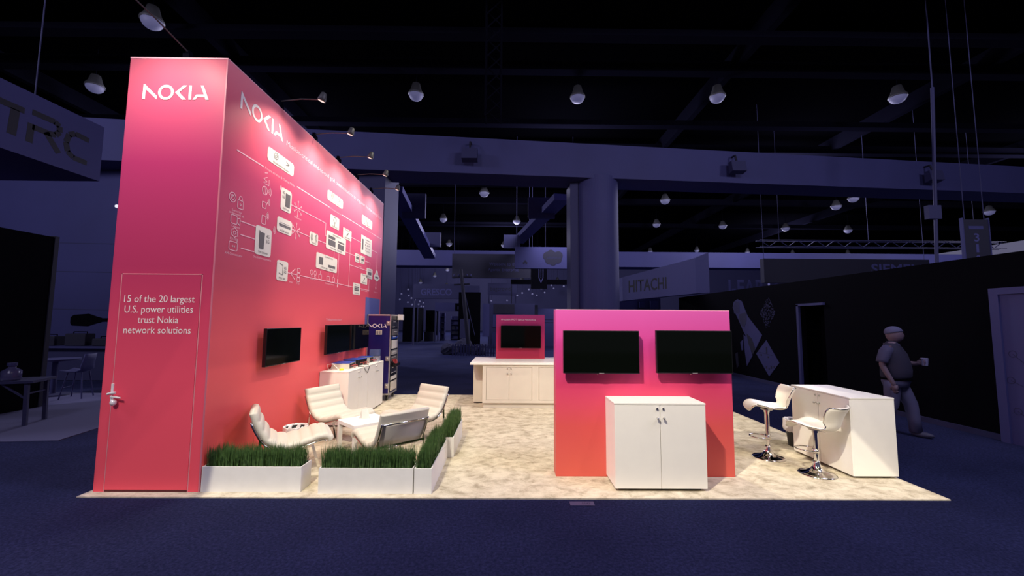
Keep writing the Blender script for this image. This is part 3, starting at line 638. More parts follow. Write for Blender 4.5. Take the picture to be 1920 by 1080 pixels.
MB().box(-.07, .07, -.008, .0, 1.46, 1.56).build('handle_recess', beigemetal, rk); MB().box(-.05, -.008, -.012, -.006, 1.475, 1.545).box(.008, .05, -.012, -.006, 1.475, 1.545).build('handle_plate', alu, rk)
for z in (1.72, .93, .33):
    MB().box(.17, .25, -.012, 0, z-.05, z+.05).ball((.21, -.014, z), .022, (1, .6, 1), 10, 6).build('butterfly_latch', alu, rk)
MB().box(.27, .40, .50, .62, 1.79, 1.92).build('corner_block', white, rk, bevel=.01)
for x, y in ((-.2, .08), (.2, .08), (-.2, .54), (.2, .54)):
    cs = MB(); cs.tube([(x-.018, y, .05), (x+.018, y, .05)], .05, 16); cs.box(x-.03, x+.03, y-.03, y+.03, .09, .14); cs.build('castor', blackp, rk)
# ---- network boxes on the cabinets
TZC = .927
def netbox(label, loc, rz, w, d, h, front):
    t = thing('network_unit', label, 'network equipment', loc, rz)
    MB().box(-w/2, w/2, -d/2, d/2, 0, h-.004).build('chassis', front, t, bevel=.003)
    MB().box(-w/2-.004, w/2+.004, -d/2-.004, d/2+.004, h-.004, h+.004).build('lid', bluemetal, t)
    p = MB(); n = 7
    for i in range(n): p.box(w/2, w/2+.005, -d/2+.03+i*(d-.05)/n, -d/2+.03+i*(d-.05)/n+.03, .015, h-.02)
    p.build('port_row', blackp, t)
    c = MB()
    for i in range(4): c.tube([(w/2+.004, -d/3+i*.07, .05), (w/2+.05, -d/3+i*.07+.02, .06), (w/2+.06, -d/3+i*.08+.05, .012)], .005, 6)
    c.build('cable', redm, t)
netbox('long beige box with a blue lid on the nearer white cabinet, yellow roll beside it', (-2.99, 7.45, TZC), .1, .30, .40, .105, beigemetal)
netbox('dark box with a blue lid on the cabinets, behind the beige one', (-2.99, 8.0, TZC), -.05, .30, .40, .115, blackp)
netbox('small grey box with a blue lid near the far cabinet end', (-2.95, 8.45, TZC), 0, .24, .24, .12, inkmid)
t = thing('acrylic_case', 'smoky blue clear case standing at the far cabinet end before the rack', 'display case', (-2.84, 8.70, TZC))
MB().box(-.10, .10, -.06, .06, 0, .11).build('base_box', mat('pattern_grey', (.45, .45, .5), .4, noise=(.12, .12, .2), nscale=60), t); MB().box(-.10, .10, -.05, .05, .12, .25).build('clear_cover', clearblue, t)
tag(MB().lathe([(.01, 0), (.035, 0), (.035, .03), (.01, .03)], (-2.885, 7.10, TZC), 20).build('tape_roll', yellow), 'yellow tape roll lying on the near cabinet end', 'tape')
t = thing('wire_stand', 'small white wire stand on the cabinet behind the yellow roll', 'stand', (-3.08, 7.16, TZC))
MB().tube([(-.08, .05, .005), (-.08, 0, .09), (.02, -.02, .11), (.14, -.06, .02)], .006, 6).tube([(-.08, .05, .005), (.06, .02, .005), (.14, -.06, .005)], .006, 6).tube([(-.05, .08, .005), (-.02, .08, .10), (.06, .02, .10)], .006, 6).build('wire_frame', white, t)
tag(MB().tube([(-2.80, 7.62, TZC+.006), (-2.70, 7.66, TZC+.008), (-2.68, 7.70, .86), (-2.675, 7.80, .80), (-2.68, 7.92, .90), (-2.72, 7.96, TZC+.008), (-2.82, 7.98, TZC+.006)], .006, 6).build('loose_cable', blackp, smooth=True), 'black cable looping over the front edge of the white cabinets', 'cable')

# ---- lounge armchairs
def lounge_chair(label, loc, rz):
    t = thing('lounge_chair', label, 'armchair', loc, rz, 'white lounge chairs around the low table')
    ctrl = [(-.415, .745), (-.375, .64), (-.325, .53), (-.262, .425), (-.165, .352), (-.05, .328), (.08, .345), (.20, .378), (.30, .402), (.375, .385), (.40, .345)]
    prof = []
    for i in range(len(ctrl)-1):
        p0 = ctrl[max(i-1, 0)]; p1 = ctrl[i]; p2 = ctrl[i+1]; p3 = ctrl[min(i+2, len(ctrl)-1)]
        for k in range(6):
            u = k/6
            prof.append(tuple(.5*((2*p1[j])+(-p0[j]+p2[j])*u+(2*p0[j]-5*p1[j]+4*p2[j]-p3[j])*u*u+(-p0[j]+3*p1[j]-3*p2[j]+p3[j])*u**3) for j in (0, 1)))
    prof.append(ctrl[-1]); n = len(prof); W2 = .305
    nor = []
    for i in range(n):
        a = prof[max(i-1, 0)]; b = prof[min(i+1, n-1)]; dx, dz = b[0]-a[0], b[1]-a[1]; l = math.hypot(dx, dz); nor.append((-dz/l*-1*-1, dx/l))
    nor = [((-(prof[min(i+1, n-1)][1]-prof[max(i-1, 0)][1])), (prof[min(i+1, n-1)][0]-prof[max(i-1, 0)][0])) for i in range(n)]
    nor = [(a/math.hypot(a, b), b/math.hypot(a, b)) for a, b in nor]
    q = MB(); rings = []
    seglen = 6
    for i in range(n):
        fr = (i % seglen)/seglen; bul = .032+.016*math.sqrt(abs(math.sin(PI*fr)))
        if i in (0, n-1): bul = .02
        ring = []
        for v, o in ((-W2, -.008), (-W2, .012), (-W2+.012, .75*bul), (-W2+.045, bul), (-W2*.5, bul*1.04), (0, bul*1.05), (W2*.5, bul*1.04), (W2-.045, bul), (W2-.012, .75*bul), (W2, .012), (W2, -.008), (W2-.02, -.028), (-W2+.02, -.028)):
            ring.append((prof[i][0]+nor[i][0]*o, v, prof[i][1]+nor[i][1]*o))
        rings.append(ring)
    m = len(rings[0]); vs = [p for r in rings for p in r]
    fs = [(i*m+k, i*m+(k+1) % m, (i+1)*m+(k+1) % m, (i+1)*m+k) for i in range(n-1) for k in range(m)] + [tuple(range(m)), tuple((n-1)*m+k for k in reversed(range(m)))]
    q.add(vs, fs); cu = q.build('cushion', leather, t, smooth=True)
    # dark grey cloth across the back of the rest and under the seat
    b = MB(); pr = [(prof[i][0]-nor[i][0]*.032, prof[i][1]-nor[i][1]*.032) for i in range(6, n-6, 2)]
    vs = []; fs = []
    for i, (x, z) in enumerate(pr): vs += [(x, -.27, z), (x, .27, z)]
    for i in range(len(pr)-1): fs.append((2*i, 2*i+1, 2*i+3, 2*i+2))
    b.add(vs, fs); bp = b.build('back_cloth', greyfab, t, smooth=True); sm = bp.modifiers.new('thick', 'SOLIDIFY'); sm.thickness = .006
    f = MB()
    for s in (-1, 1): f.tube([(prof[i][0]-nor[i][0]*.042, s*.287, prof[i][1]-nor[i][1]*.042) for i in range(5, n-4, 2)], .012, 8)
    f.tube([(prof[6][0]-nor[6][0]*.042, -.287, prof[6][1]-nor[6][1]*.042), (prof[6][0]-nor[6][0]*.042, .287, prof[6][1]-nor[6][1]*.042)], .011, 8)
    f.tube([(prof[24][0]-nor[24][0]*.05, -.287, prof[24][1]-nor[24][1]*.05), (prof[24][0]-nor[24][0]*.05, .287, prof[24][1]-nor[24][1]*.05)], .010, 8)
    f.build('chrome_frame', chrome, t, smooth=True)
    for s in (-1, 1):
        MB().bar((-.32, s*.287, .45), (-.34, s*.287, 0), .012, .03, (1, 0, 0)).build('leg', chrome, t)
        MB().bar((.20, s*.287, .34), (.30, s*.287, 0), .012, .03, (1, 0, 0)).build('leg', chrome, t)
    MB().bar((-.33, -.287, .37), (-.33, .287, .37), .02).build('stretcher', chrome, t)
    return t
ch = lounge_chair('white ribbed armchair seen side-on, near the pink wall behind the left grass planter', (-2.62, 5.05, .012), math.radians(30))
dup(ch, (-2.55, 6.28, .012), math.radians(-27), 'white ribbed armchair facing the viewer, in front of the white wall cabinets')
dup(ch, (-1.42, 6.30, .012), math.radians(-125), 'white ribbed armchair facing the viewer, beside the farther side planter')
dup(ch, (-1.45, 5.06, .012), math.radians(132), 'white armchair seen from behind with grey cloth back and chrome edge')
# ---- low table, tent card
lt = thing('side_table', 'low square white table between the four armchairs', 'table', (-1.95, 5.66, .012), math.radians(46))
MB().box(-.27, .27, -.25, .25, .385, .435).build('tabletop', whitep, lt, bevel=.003)
for sx in (-1, 1):
    for sy in (-1, 1): MB().box(sx*.27-(.05 if sx > 0 else 0), sx*.27+(.05 if sx < 0 else 0), sy*.25-(.05 if sy > 0 else 0), sy*.25+(.05 if sy < 0 else 0), 0, .385).build('leg', whitep, lt, bevel=.002)
tc = thing('tent_card_holder', 'small clear acrylic tent holder on the low white table', 'card holder', (-1.98, 5.72, .447), math.radians(40))
MB().hexa([(-.055, -.045, 0), (.055, -.045, 0), (.055, -.040, 0), (-.055, -.040, 0), (-.04, -.006, .13), (.04, -.006, .13), (.04, -.001, .13), (-.04, -.001, .13)]).build('front_sheet', acrylic, tc)
MB().hexa([(-.055, .040, 0), (.055, .040, 0), (.055, .045, 0), (-.055, .045, 0), (-.04, .001, .13), (.04, .001, .13), (.04, .006, .13), (-.04, .006, .13)]).build('back_sheet', acrylic, tc)
# ---- waste bins
def waste_bin(label, loc, r, h):
    t = thing('waste_bin', label, 'waste bin', loc, 0)
    MB().lathe([(r*.72, 0), (r*.98, h), (r*.93, h), (r*.68, .02), (.005, .02)], (0,0,0), 28).build('bin_body', binm, t, smooth=False)
    q = MB(); n = 36; rings = []
    for j, (rr, z) in enumerate(((r*.99, h-.15), (r*1.08, h-.10), (r*1.06, h-.03), (r*1.07, h+.015), (r*1.02, h+.022), (r*.94, h+.0), (r*.88, h-.05), (r*.78, h-.09), (r*.45, h-.10), (r*.06, h-.085))):
        rings.append([((rr+(.008 if j < 9 else 0)*math.sin(k*5.0+j)+.005*math.sin(k*11.3+2*j))*math.cos(2*PI*k/n), (rr+(.008 if j < 9 else 0)*math.sin(k*5.0+j))*math.sin(2*PI*k/n), z+.008*math.sin(k*3.1+j*1.7)) for k in range(n)])
    vs = [p for g_ in rings for p in g_]
    fs = [(j*n+k, j*n+(k+1) % n, (j+1)*n+(k+1) % n, (j+1)*n+k) for j in range(len(rings)-1) for k in range(n)]
    q.add(vs, fs); q.build('bag_liner', bag, t, smooth=False)
waste_bin('round waste bin with white bag beside the side-on armchair at the pink wall', (-2.92, 5.72, .012), .145, .31)
waste_bin('black waste bin with white bag behind the bar-stool counter', (4.22, 6.02, .012), .145, .36)

# ---- grass planters
def planter(label, loc, w, d, n):
    t = thing('planter', label, 'planter', loc, 0, 'white boxes of artificial grass')
    th = .012; h = .255
    q = MB().box(0, w, 0, th, 0, h).box(0, w, d-th, d, 0, h).box(0, th, th, d-th, 0, h).box(w-th, w, th, d-th, 0, h); q.build('planter_box', whitep, t)
    MB().box(th, w-th, th, d-th, 0, .20).build('soil', soil, t)
    g_ = MB()
    for i in range(n):
        x = random.uniform(.02, w-.02); y = random.uniform(.02, d-.02); a = random.uniform(0, 2*PI); hh = random.uniform(.19, .27)+.018*math.sin(x*23+y*31)+.014*math.sin(x*57-y*41)
        if random.random() < .04: hh *= 1.15
        wd = random.uniform(.0018, .0034); le = abs(random.gauss(0, .022)); if_edge = 0
        lx, ly = le*math.cos(a), le*math.sin(a); b_ = random.uniform(0, 2*PI); cx, cy = wd*math.cos(b_), wd*math.sin(b_)
        if random.random() < .08: lx *= 3.2; ly *= 3.2; hh *= .85
        z0 = .195
        g_.add([(x-cx, y-cy, z0), (x+cx, y+cy, z0), (x+lx*.35+cx*.9, y+ly*.35+cy*.9, z0+hh*.55), (x+lx*.35-cx*.9, y+ly*.35-cy*.9, z0+hh*.55), (x+lx, y+ly, z0+hh)], [(0,1,2,3), (3,2,4)])
    me = bpy.data.meshes.new('grass'); me.from_pydata(g_.v, [], g_.f); me.update(); me.materials.append(grass_m)
    o = bpy.data.objects.new('grass', me); C.objects.link(o); o.parent = t; o['kind'] = 'stuff'
planter('white grass planter by the pink wall corner, left of the gap', (-3.18, 4.365, .012), 1.03, .22, 3600)
planter('white grass planter along the carpet front, right of the gap', (-1.955, 4.335, .012), .975, .22, 3500)
planter('white grass planter running back from the front corner', (-.966, 4.33, .012), .18, 1.09, 3600)
planter('white grass planter farther along the side, behind the corner one', (-.90, 5.46, .012), .19, 1.0, 3000)

# ---- bar stools
def bar_stool(label, loc, rz, sh):
    """seat faces local +x, sh = seat height"""
    t = thing('bar_stool', label, 'bar stool', loc, rz, 'cream bar stools')
    MB().lathe([(.195, 0), (.195, .012), (.17, .022), (.11, .035), (.065, .06), (.042, .10), (.034, .13), (.034, .16)], (0,0,0), 40).build('base', chrome, t, smooth=True)
    MB().lathe([(.027, .15), (.027, sh-.06), (.035, sh-.06), (.035, sh-.03)], (0,0,0), 20).build('column', chrome, t, smooth=False)
    fr = MB(); z = .27
    fr.tube([(.10+.115*math.cos(a), .115*math.sin(a), z) for a in [2*PI*i/24 for i in range(24)]], .009, 8, True); fr.tube([(-.03, 0, z), (.02, 0, z)], .014, 8)
    fr.lathe([(.034, z-.03), (.034, z+.03)], (0,0,0), 16); fr.build('footrest', chrome, t, smooth=True)
    # shell
    prof = [(.235, -.04), (.215, .010), (.16, .035), (.08, .024), (-.02, .0), (-.13, -.012), (-.20, .0), (-.24, .05), (-.255, .11), (-.278, .18), (-.31, .24), (-.34, .275)]
    wid = [.17, .19, .205, .21, .205, .185, .17, .17, .195, .23, .245, .225]
    nU = len(prof); nV = 11
    def pt(i, s_, off):
        x, z = prof[i]; w = wid[i]; v = s_*w
        a = prof[max(i-1, 0)]; b = prof[min(i+1, nU-1)]; tx_, tz_ = b[0]-a[0], b[1]-a[1]; l = math.hypot(tx_, tz_); nx, nz = -tz_/l*-1, tx_/l*-1
        back = min(1, max(0, (i-5)/3)); c = s_*s_
        cx = x + back*c*.085; cz = z + (1-back)*(c*.03 if i < 5 else c*.045) + (.018*c if i >= 10 else 0)
        return (cx+nx*off, v*(1-.03*back), sh+cz+nz*off)
    def shell(o0, o1):
        vs = []; fs = []
        for o_ in (o0, o1):
            for i in range(nU):
                for j in range(nV): vs.append(pt(i, -1+2*j/(nV-1), o_*(1-.55*abs(-1+2*j/(nV-1))**4) if o_ > 0 else o_))
        N0 = nU*nV
        for i in range(nU-1):
            for j in range(nV-1):
                a = i*nV+j; fs.append((a, a+1, a+nV+1, a+nV)); fs.append((N0+a, N0+a+nV, N0+a+nV+1, N0+a+1))
        edge = [i*nV for i in range(nU)] + [(nU-1)*nV+j for j in range(1, nV)] + [i*nV+nV-1 for i in range(nU-2, -1, -1)] + [j for j in range(nV-2, 0, -1)]
        for k_ in range(len(edge)):
            a, b = edge[k_], edge[(k_+1) % len(edge)]; fs.append((a, b, N0+b, N0+a))
        return MB().add(vs, fs), edge
    s1, edge = shell(-.012, .03); o1 = s1.build('seat', stoolseat, t, smooth=True); sb = o1.modifiers.new('soft', 'SUBSURF'); sb.levels = 1; sb.render_levels = 2
    pp = [pt(e_//nV, -1+2*(e_ % nV)/(nV-1), -.002) for e_ in edge]
    MB().tube(pp, .0065, 6, True).build('seat_piping', chrome, t, smooth=True)
    MB().tube([(0, 0, sh-.03), (0, 0, sh-.012)], .07, 20).tube([(0, -.03, sh-.035), (-.02, -.12, sh-.06), (-.03, -.17, sh-.075)], .006, 6).build('seat_plate', steel, t)
    return t
bar_stool('cream bar stool with raised seat, farther from the viewer', (3.47, 5.50, .012), math.radians(164), .655)
bar_stool('cream bar stool with lowered seat and back to the counter, nearer the viewer', (3.675, 4.92, .012), math.radians(119), .545)
# floor tag by the carpet edge
ft = thing('floor_tag', 'pale paper tag taped to the aisle floor at the carpet front edge', 'paper tag', (.74, 4.15, .002))
MB().box(-.12, .12, -.045, .045, 0, .002).build('paper', mat('floor_tag_paper', (.11, .11, .20), .7), ft)
text('tag_lettering', '5143', Frame((0, 0, .002), (1,0,0), (0,1,0), (0,0,1)), .0, -.02, .08, .035, hallgrey, ft)

# ================================================================= AROUND THE STAND
# ---- hall lamps
def hall_light(i, x, y, z, r=.33):
    pos = 'over the %s' % ('left', 'middle', 'right')[0 if x < -6 else 1 if x < 8 else 2]
    t = thing('hall_light', 'round high-bay lamp glowing under the dark hall ceiling', 'ceiling light', (x, y, z), 0, 'high-bay lamps under the hall ceiling')
    MB().lathe([(.05, .55), (.16, .5), (r*.8, .2), (r+.03, .06), (r+.03, 0)], (0,0,0), 18).build('housing', housing, t, smooth=True)
    MB().ball((0, 0, 0), r, (1, 1, .85), 18, 10).build('lens', lens, t, smooth=True)
    MB().tube([(0, 0, .5), (0, 0, 13.19-z)], .015, 5).build('suspension_rod', steel_dark, t)
HL = [(-11.75, 12.56), (-17.48, 16.38), (-4.07, 16.72), (2.93, 16.79), (8.95, 16.63), (16.69, 16.51), (-1.93, 30.07), (-6.35, 38.15), (.73, 38.74), (12.47, 31.55), (14.71, 39.55), (21.58, 39.98), (28.45, 40.67),
      (35.53, 41.39), (26.81, 30.56), (27.25, 32.75), (41.55, 33.93), (-14.75, 50.52), (-7.61, 50.57), (-.66, 51.35)]
for i, (x, y) in enumerate(HL): hall_light(i, x, y, 11.5, .30 if y < 20 else .36)
for i, (x, y, z) in enumerate(((19.5, 55, 11.5), (25.5, 54, 11.5), (33, 55, 11.5), (40, 56, 11.5), (47, 55, 11.4), (-13.5, 60, 10), (-9.5, 62, 9.6), (-12, 65, 9.0), (-8, 60, 8.4), (-14.5, 66, 8), (-10.5, 68, 7.6), (5, 64, 9), (8, 66, 8.5), (2, 62, 8.2), (9, 60, 7.7), (5.5, 68, 7.4), (.5, 66, 7.2))):
    hall_light(i, x, y, z, .30)
for x, y, z in ((-13.0, 46.0, 5.1), (-12.7, 47.7, 4.9), (-14.5, 49.4, 4.7), (-13.8, 51.1, 4.4), (-13.1, 52.8, 5.0), (-11.1, 46.0, 4.3), (-11.1, 47.7, 4.2), (-10.9, 49.4, 4.1), (-10.8, 51.1, 4.0), (-13.0, 52.0, 4.1), (-11.2, 46.8, 3.6), (-10.8, 48.4, 3.7), (-10.7, 49.4, 3.5),
                (-10.6, 50.3, 3.5), (-12.0, 52.8, 5.5), (-11.5, 46.0, 5.3), (-13.8, 47.7, 3.9), (-14.1, 49.4, 3.8), (3.7, 51.1, 6.3), (5.6, 52.8, 6.5), (2.3, 46.0, 5.4), (1.6, 47.7, 5.1), (4.4, 49.4, 5.3), (3.5, 50.2, 5.0), (5.9, 52.8, 6.1), (6.3, 46.0, 5.8), (1.0, 47.7, 4.8), (-.2, 49.4, 4.3), (-2.2, 51.1, 4.3), (-6.0, 52.8, 4.8), (-5.8, 46.0, 4.9), (2.8, 47.7, 5.0)):
    t = thing('pendant_lamp', 'tiny glowing pendant lamp in the far background of the hall', 'ceiling light', (x, y, z), 0, 'tiny lamps far back in the hall')
    MB().ball((0, 0, 0), .11, nu=10, nv=6).build('bulb', lens, t, smooth=True); MB().tube([(0, 0, .08), (0, 0, 13.19-z)], .008, 4).build('cord', steel_dark, t)
# ---- hung items
tr = thing('lighting_truss', 'black vertical box truss hanging above the middle of the hall', 'truss', (-.55, 12.6, 8.3))
q = MB()
for x in (-.25, .25):
    for y in (-.25, .25): q.tube([(x, y, 0), (x, y, 4.9)], .03, 6)
for i in range(10):
    z = i*.49
    q.bar((-.25, -.25, z), (.25, -.25, z+.49), .03); q.bar((.25, .25, z), (-.25, .25, z+.49), .03); q.bar((-.25, -.25, z), (-.25, .25, z+.49), .03)
q.build('truss_frame', steel_dark, tr)
th = thing('lighting_truss', 'long horizontal ladder truss above the black wall at the right', 'truss', (20, 22, 5.98))
q = MB()
for z in (0, .36):
    for y in (-.18, .18): q.tube([(-6.2, y, z), (7.5, y, z)], .03, 6)
for i in range(26): q.bar((-6.2+i*.52, -.18, 0 if i % 2 else .36), (-5.68+i*.52, -.18, .36 if i % 2 else 0), .03)
q.build('truss_frame', hallgrey, th)
for x in (-5, 0, 6): MB().tube([(x, 0, .36), (x, 0, 7.2)], .012, 5).build('hanging_cable', hallgrey, th)
rod = thing('hanging_rod', 'thin pale pole hanging from the ceiling at the right', 'pole', (14.02, 13, 3.7))
MB().tube([(0, 0, 0), (.33, 0, 6.1)], .05, 8).build('pole', hallgrey, rod); MB().box(-.2, .22, -.08, .08, 1.55, 2.0).build('junction_box', hallgrey, rod)
q = MB().tube([(.33, 0, 6.1), (.35, 0, 9.5)], .02, 6).build('cable', hallgrey, rod)
# square speakers on brackets on the beam face
for x, lab in ((-1.45, 'grey box speaker bracketed under the great beam, left of the round column'), (9.0, 'grey box speaker on the great beam, right of the round column'), (18.0, 'grey box speaker on the great beam near the thin hanging pole')):
    yb = A.y+(x-A.x)*(B.y-A.y)/(B.x-A.x); sp = thing('beam_speaker', lab, 'speaker', (x, yb-.35, bz(x, 7.75, 8.2)))
    MB().hexa([(-.28, -.2, -.3), (.28, -.2, -.3), (.28, .1, -.35), (-.28, .1, -.35), (-.28, -.12, .12), (.28, -.12, .12), (.28, .1, .12), (-.28, .1, .12)]).build('speaker_box', hallgrey, sp)
    MB().tube([(0, .0, .1), (0, .1, .42), (0, .4, .45)], .04, 6).build('bracket', halldark, sp)

def posts(t, boxes, m, name='post'):
    for b in boxes: MB().box(*b).build(name, m, t)
def hanging_sign(name, label, loc, rz, w, h, d, m, cat='hanging sign', wires=True, top=13.2):
    """box sign, face on local -y, base centre at loc"""
    t = thing(name, label, cat, loc, rz)
    MB().box(-w/2, w/2, 0, d, 0, h).build('sign_box', m, t)
    if wires:
        for x in (-w/2+.1, w/2-.1): MB().tube([(x, d/2, h), (x, d/2, top-loc[2])], .012, 5).build('hanging_cable', hallgrey, t)
    return t
FS = Frame((0, 0, 0), (1,0,0), (0,0,1), (0,-1,0))
# TRC sign: its lettered face looks to +X
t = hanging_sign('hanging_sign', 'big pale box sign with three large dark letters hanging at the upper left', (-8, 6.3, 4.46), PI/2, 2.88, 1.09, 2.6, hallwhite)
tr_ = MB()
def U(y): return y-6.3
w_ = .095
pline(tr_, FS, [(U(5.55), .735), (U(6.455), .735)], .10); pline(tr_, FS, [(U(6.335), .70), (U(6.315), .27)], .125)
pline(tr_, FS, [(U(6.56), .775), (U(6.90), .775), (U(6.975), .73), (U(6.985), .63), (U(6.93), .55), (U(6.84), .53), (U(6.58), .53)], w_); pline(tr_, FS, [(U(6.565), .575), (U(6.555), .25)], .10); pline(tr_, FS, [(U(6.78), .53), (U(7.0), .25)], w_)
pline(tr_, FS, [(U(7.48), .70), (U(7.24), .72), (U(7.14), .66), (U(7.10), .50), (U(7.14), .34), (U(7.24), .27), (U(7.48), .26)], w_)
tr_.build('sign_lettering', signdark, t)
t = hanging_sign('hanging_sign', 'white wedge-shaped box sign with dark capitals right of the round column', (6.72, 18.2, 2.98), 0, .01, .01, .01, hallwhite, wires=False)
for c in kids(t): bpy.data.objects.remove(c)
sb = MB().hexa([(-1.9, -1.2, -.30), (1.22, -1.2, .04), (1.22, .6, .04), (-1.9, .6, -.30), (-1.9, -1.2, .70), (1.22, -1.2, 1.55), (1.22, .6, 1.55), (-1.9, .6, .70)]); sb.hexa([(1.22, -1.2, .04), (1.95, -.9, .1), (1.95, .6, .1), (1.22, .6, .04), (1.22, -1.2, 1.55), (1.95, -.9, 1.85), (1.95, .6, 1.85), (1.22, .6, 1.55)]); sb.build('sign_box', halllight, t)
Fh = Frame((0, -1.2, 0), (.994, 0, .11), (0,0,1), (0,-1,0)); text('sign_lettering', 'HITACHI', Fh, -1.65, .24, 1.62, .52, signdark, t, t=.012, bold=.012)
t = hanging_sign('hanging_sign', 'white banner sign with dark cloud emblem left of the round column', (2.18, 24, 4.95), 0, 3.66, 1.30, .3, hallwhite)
cl = MB()
for cx, cy, r in ((2.72-2.18, .68, .34), (2.35-2.18, .75, .27), (3.0-2.18, .78, .27), (2.55-2.18, .92, .22), (2.95-2.18, .55, .25), (2.45-2.18, .50, .24), (2.68-2.18, .40, .22)):
    cl.prism([(cx-.04+r*math.cos(2*PI*i/20), cy+r*math.sin(2*PI*i/20)) for i in range(20)], *FS.args(0), .01+.001*r)
cl.build('cloud_emblem', halldark, t); text('sign_lettering', 'salesforce', FS, .5, .60, .85, .14, hallgrey, t, z=.012, align='C'); MB().prism([(-1.27, .22), (-1.21, .36), (-1.15, .22), (-1.05, .40-.06), (-1.15, .42), (-1.21, .52), (-1.27, .42), (-1.37, .34)], *FS.args(0), .01).build('star_emblem', halldark, t)
t = hanging_sign('hanging_sign', 'dark banner reading Welcome to the Agentic Enterprise behind the cloud sign', (-1.18, 27, 4.68), 0, 5.3, 1.62, .25, halldark)
text('sign_lettering', 'Welcome to the', FS, .80, .84, 1.9, .22, halllight, t, align='C'); text('sign_lettering', 'Agentic', FS, -.225, .46, .82, .22, halllight, t); text('sign_lettering', 'Enterprise', FS, .70, .46, 1.13, .22, halllight, t)
t = hanging_sign('hanging_sign', 'black banner with pencil outline below the cloud sign', (2.05, 27.4, 4.0), 0, 1.1, 1.4, .15, hallblack)
q = MB(); pline(q, FS, [(.0, 1.4), (.0, .75), (.14, .42), (.28, .75), (.28, 1.4)], .05); pline(q, FS, [(.14, 1.4), (.14, .75)], .04); q.build('pencil_outline', hallwhite, t)
t = hanging_sign('hanging_sign', 'long black band sign low under the cloud sign', (2.6, 30, 4.55), 0, 4.9, .36, .2, hallblack, wires=False)
posts(t, ((-2.4, -2.36, 0, .04, -4.55, 0), (2.36, 2.4, 0, .04, -4.55, 0)), halldark)
t = hanging_sign('exhibit_sign', 'pale booth sign with faint dark lettering behind the small pink panel', (-.52, 32, 3.85), 0, 2.3, .95, .2, hallgrey, 'booth sign', False)
posts(t, ((-1.1, -1.0, 0, .1, -3.85, 0), (1.0, 1.1, 0, .1, -3.85, 0)), hallgrey); text('sign_lettering', 'bugcrowd', FS, -.95, .35, 1.6, .35, halldark, t)
t = hanging_sign('exhibit_sign', 'grey booth fascia with pale capital letters left of the utility pole', (-5.3, 30, 3.4), 0, 3.6, 1.1, .3, hallgrey, 'booth sign', False)
posts(t, ((-1.8, -1.7, 0, .2, -3.4, 0), (1.7, 1.8, 0, .2, -3.4, 0)), hallgrey); text('sign_lettering', 'GRESCO', FS, -1.25, .28, 2.3, .5, halllight, t, bold=.02)
t = hanging_sign('hanging_sign', 'wide dark banner with pale capital letters above the black wall', (17.0, 20, 3.8), 0, 8.4, 1.22, .3, halldark)
text('sign_lettering', 'SIEMENS', FS, 1.23, .50, 3.0, .50, halllight, t, bold=.02)
t = hanging_sign('exhibit_sign', 'row of large pale letters standing behind the black wall below the dark banner', (14.4, 23.5, 3.4), 0, .1, .1, .1, hallgrey, 'booth sign', False)
text('sign_lettering', 'I-EARTO', FS, -1.5, 0, 3.4, .95, halllight, t, bold=.02); MB().box(-1.7, 2.2, 0, .1, -3.4, 0).build('letter_stand', hallgrey, t)
t = hanging_sign('hanging_sign', 'tall narrow dark aisle sign with 3100 stacked downward at the right', (15.42, 13, 3.5), 0, .86, 1.75, .06, halldark)
MB().box(-.24, .24, -.008, 0, 1.42, 1.53).build('header_strip', hallwhite, t)
for i, s_ in enumerate('3100'): text('sign_lettering', s_, FS, 0, 1.02-.36*i, .17 if s_ != '1' else .09, .27, halllight, t, align='C', bold=.02)
posts(t, ((-.45, -.42, -.02, .08, 0, 1.8), (.42, .45, -.02, .08, 0, 1.8)), hallwhite, 'sign_rail')

# ---- wall graphics on the black wall
FW = Frame((7.70, 0, 0), (0, -1, 0), (0, 0, 1), (-1, 0, 0))
wg = thing('wall_poster', 'angled poster of a person in a hard hat and suit on the black wall', 'poster', (7.70, 13, 1.5))
q = MB(); FW2 = Frame((0, -13, -1.5), (0, -1, 0), (0, 0, 1), (-1, 0, 0))
def PP(mb, pts, m=None, t=.01, z=0): mb.prism([(-y, zz) for y, zz in pts], *FW2.args(z), t)
PP(q, [(13.80, 2.30), (13.72, 2.50), (13.50, 2.58), (13.25, 2.50), (12.95, 2.0), (12.25, 1.42), (12.62, .95), (13.0, 1.25), (13.25, 1.55), (13.45, 1.85)]); q.build('poster_sheet', hallwhite, wg)
q = MB(); PP(q, [(13.72, 2.10), (13.76, 2.35), (13.6, 2.52), (13.38, 2.46), (13.40, 2.10)], t=.012); q.build('helmet_shade', hallgrey, wg)
q = MB(); PP(q, [(13.45, 2.06), (13.0, 2.14), (13.02, 1.86), (13.15, 1.64), (13.28, 1.68), (13.42, 1.88)], t=.013); q.build('face_print', mat('poster_tone', (.022, .022, .06), .7), wg)
q = MB(); PP(q, [(13.05, 1.45), (12.78, 1.30), (12.60, .98), (12.75, .80), (12.95, 1.1)], t=.014); q.build('jacket_print', halldark, wg)
q = MB(); PP(q, [(13.22, 1.40), (13.0, 1.30), (12.78, .75), (13.10, .40), (13.18, .85)], t=.012); PP(q, [(13.42, 1.15), (13.25, 1.25), (13.28, .90), (13.36, .88)], t=.012); q.build('shirt_print', hallwhite, wg)
q = MB(); PP(q, [(13.75, .75), (13.60, .8), (13.58, .35), (13.68, .25)], t=.012); q.build('sleeve_print', halldark, wg)
wd = thing('wall_poster', 'diamond-shaped white poster with small dark marks on the black wall', 'poster', (7.70, 13, 1.5))
q = MB(); PP(q, [(12.58, .84), (12.06, 1.28), (11.52, .66), (12.0, .22)]); q.build('poster_sheet', hallwhite, wd)
q = MB()
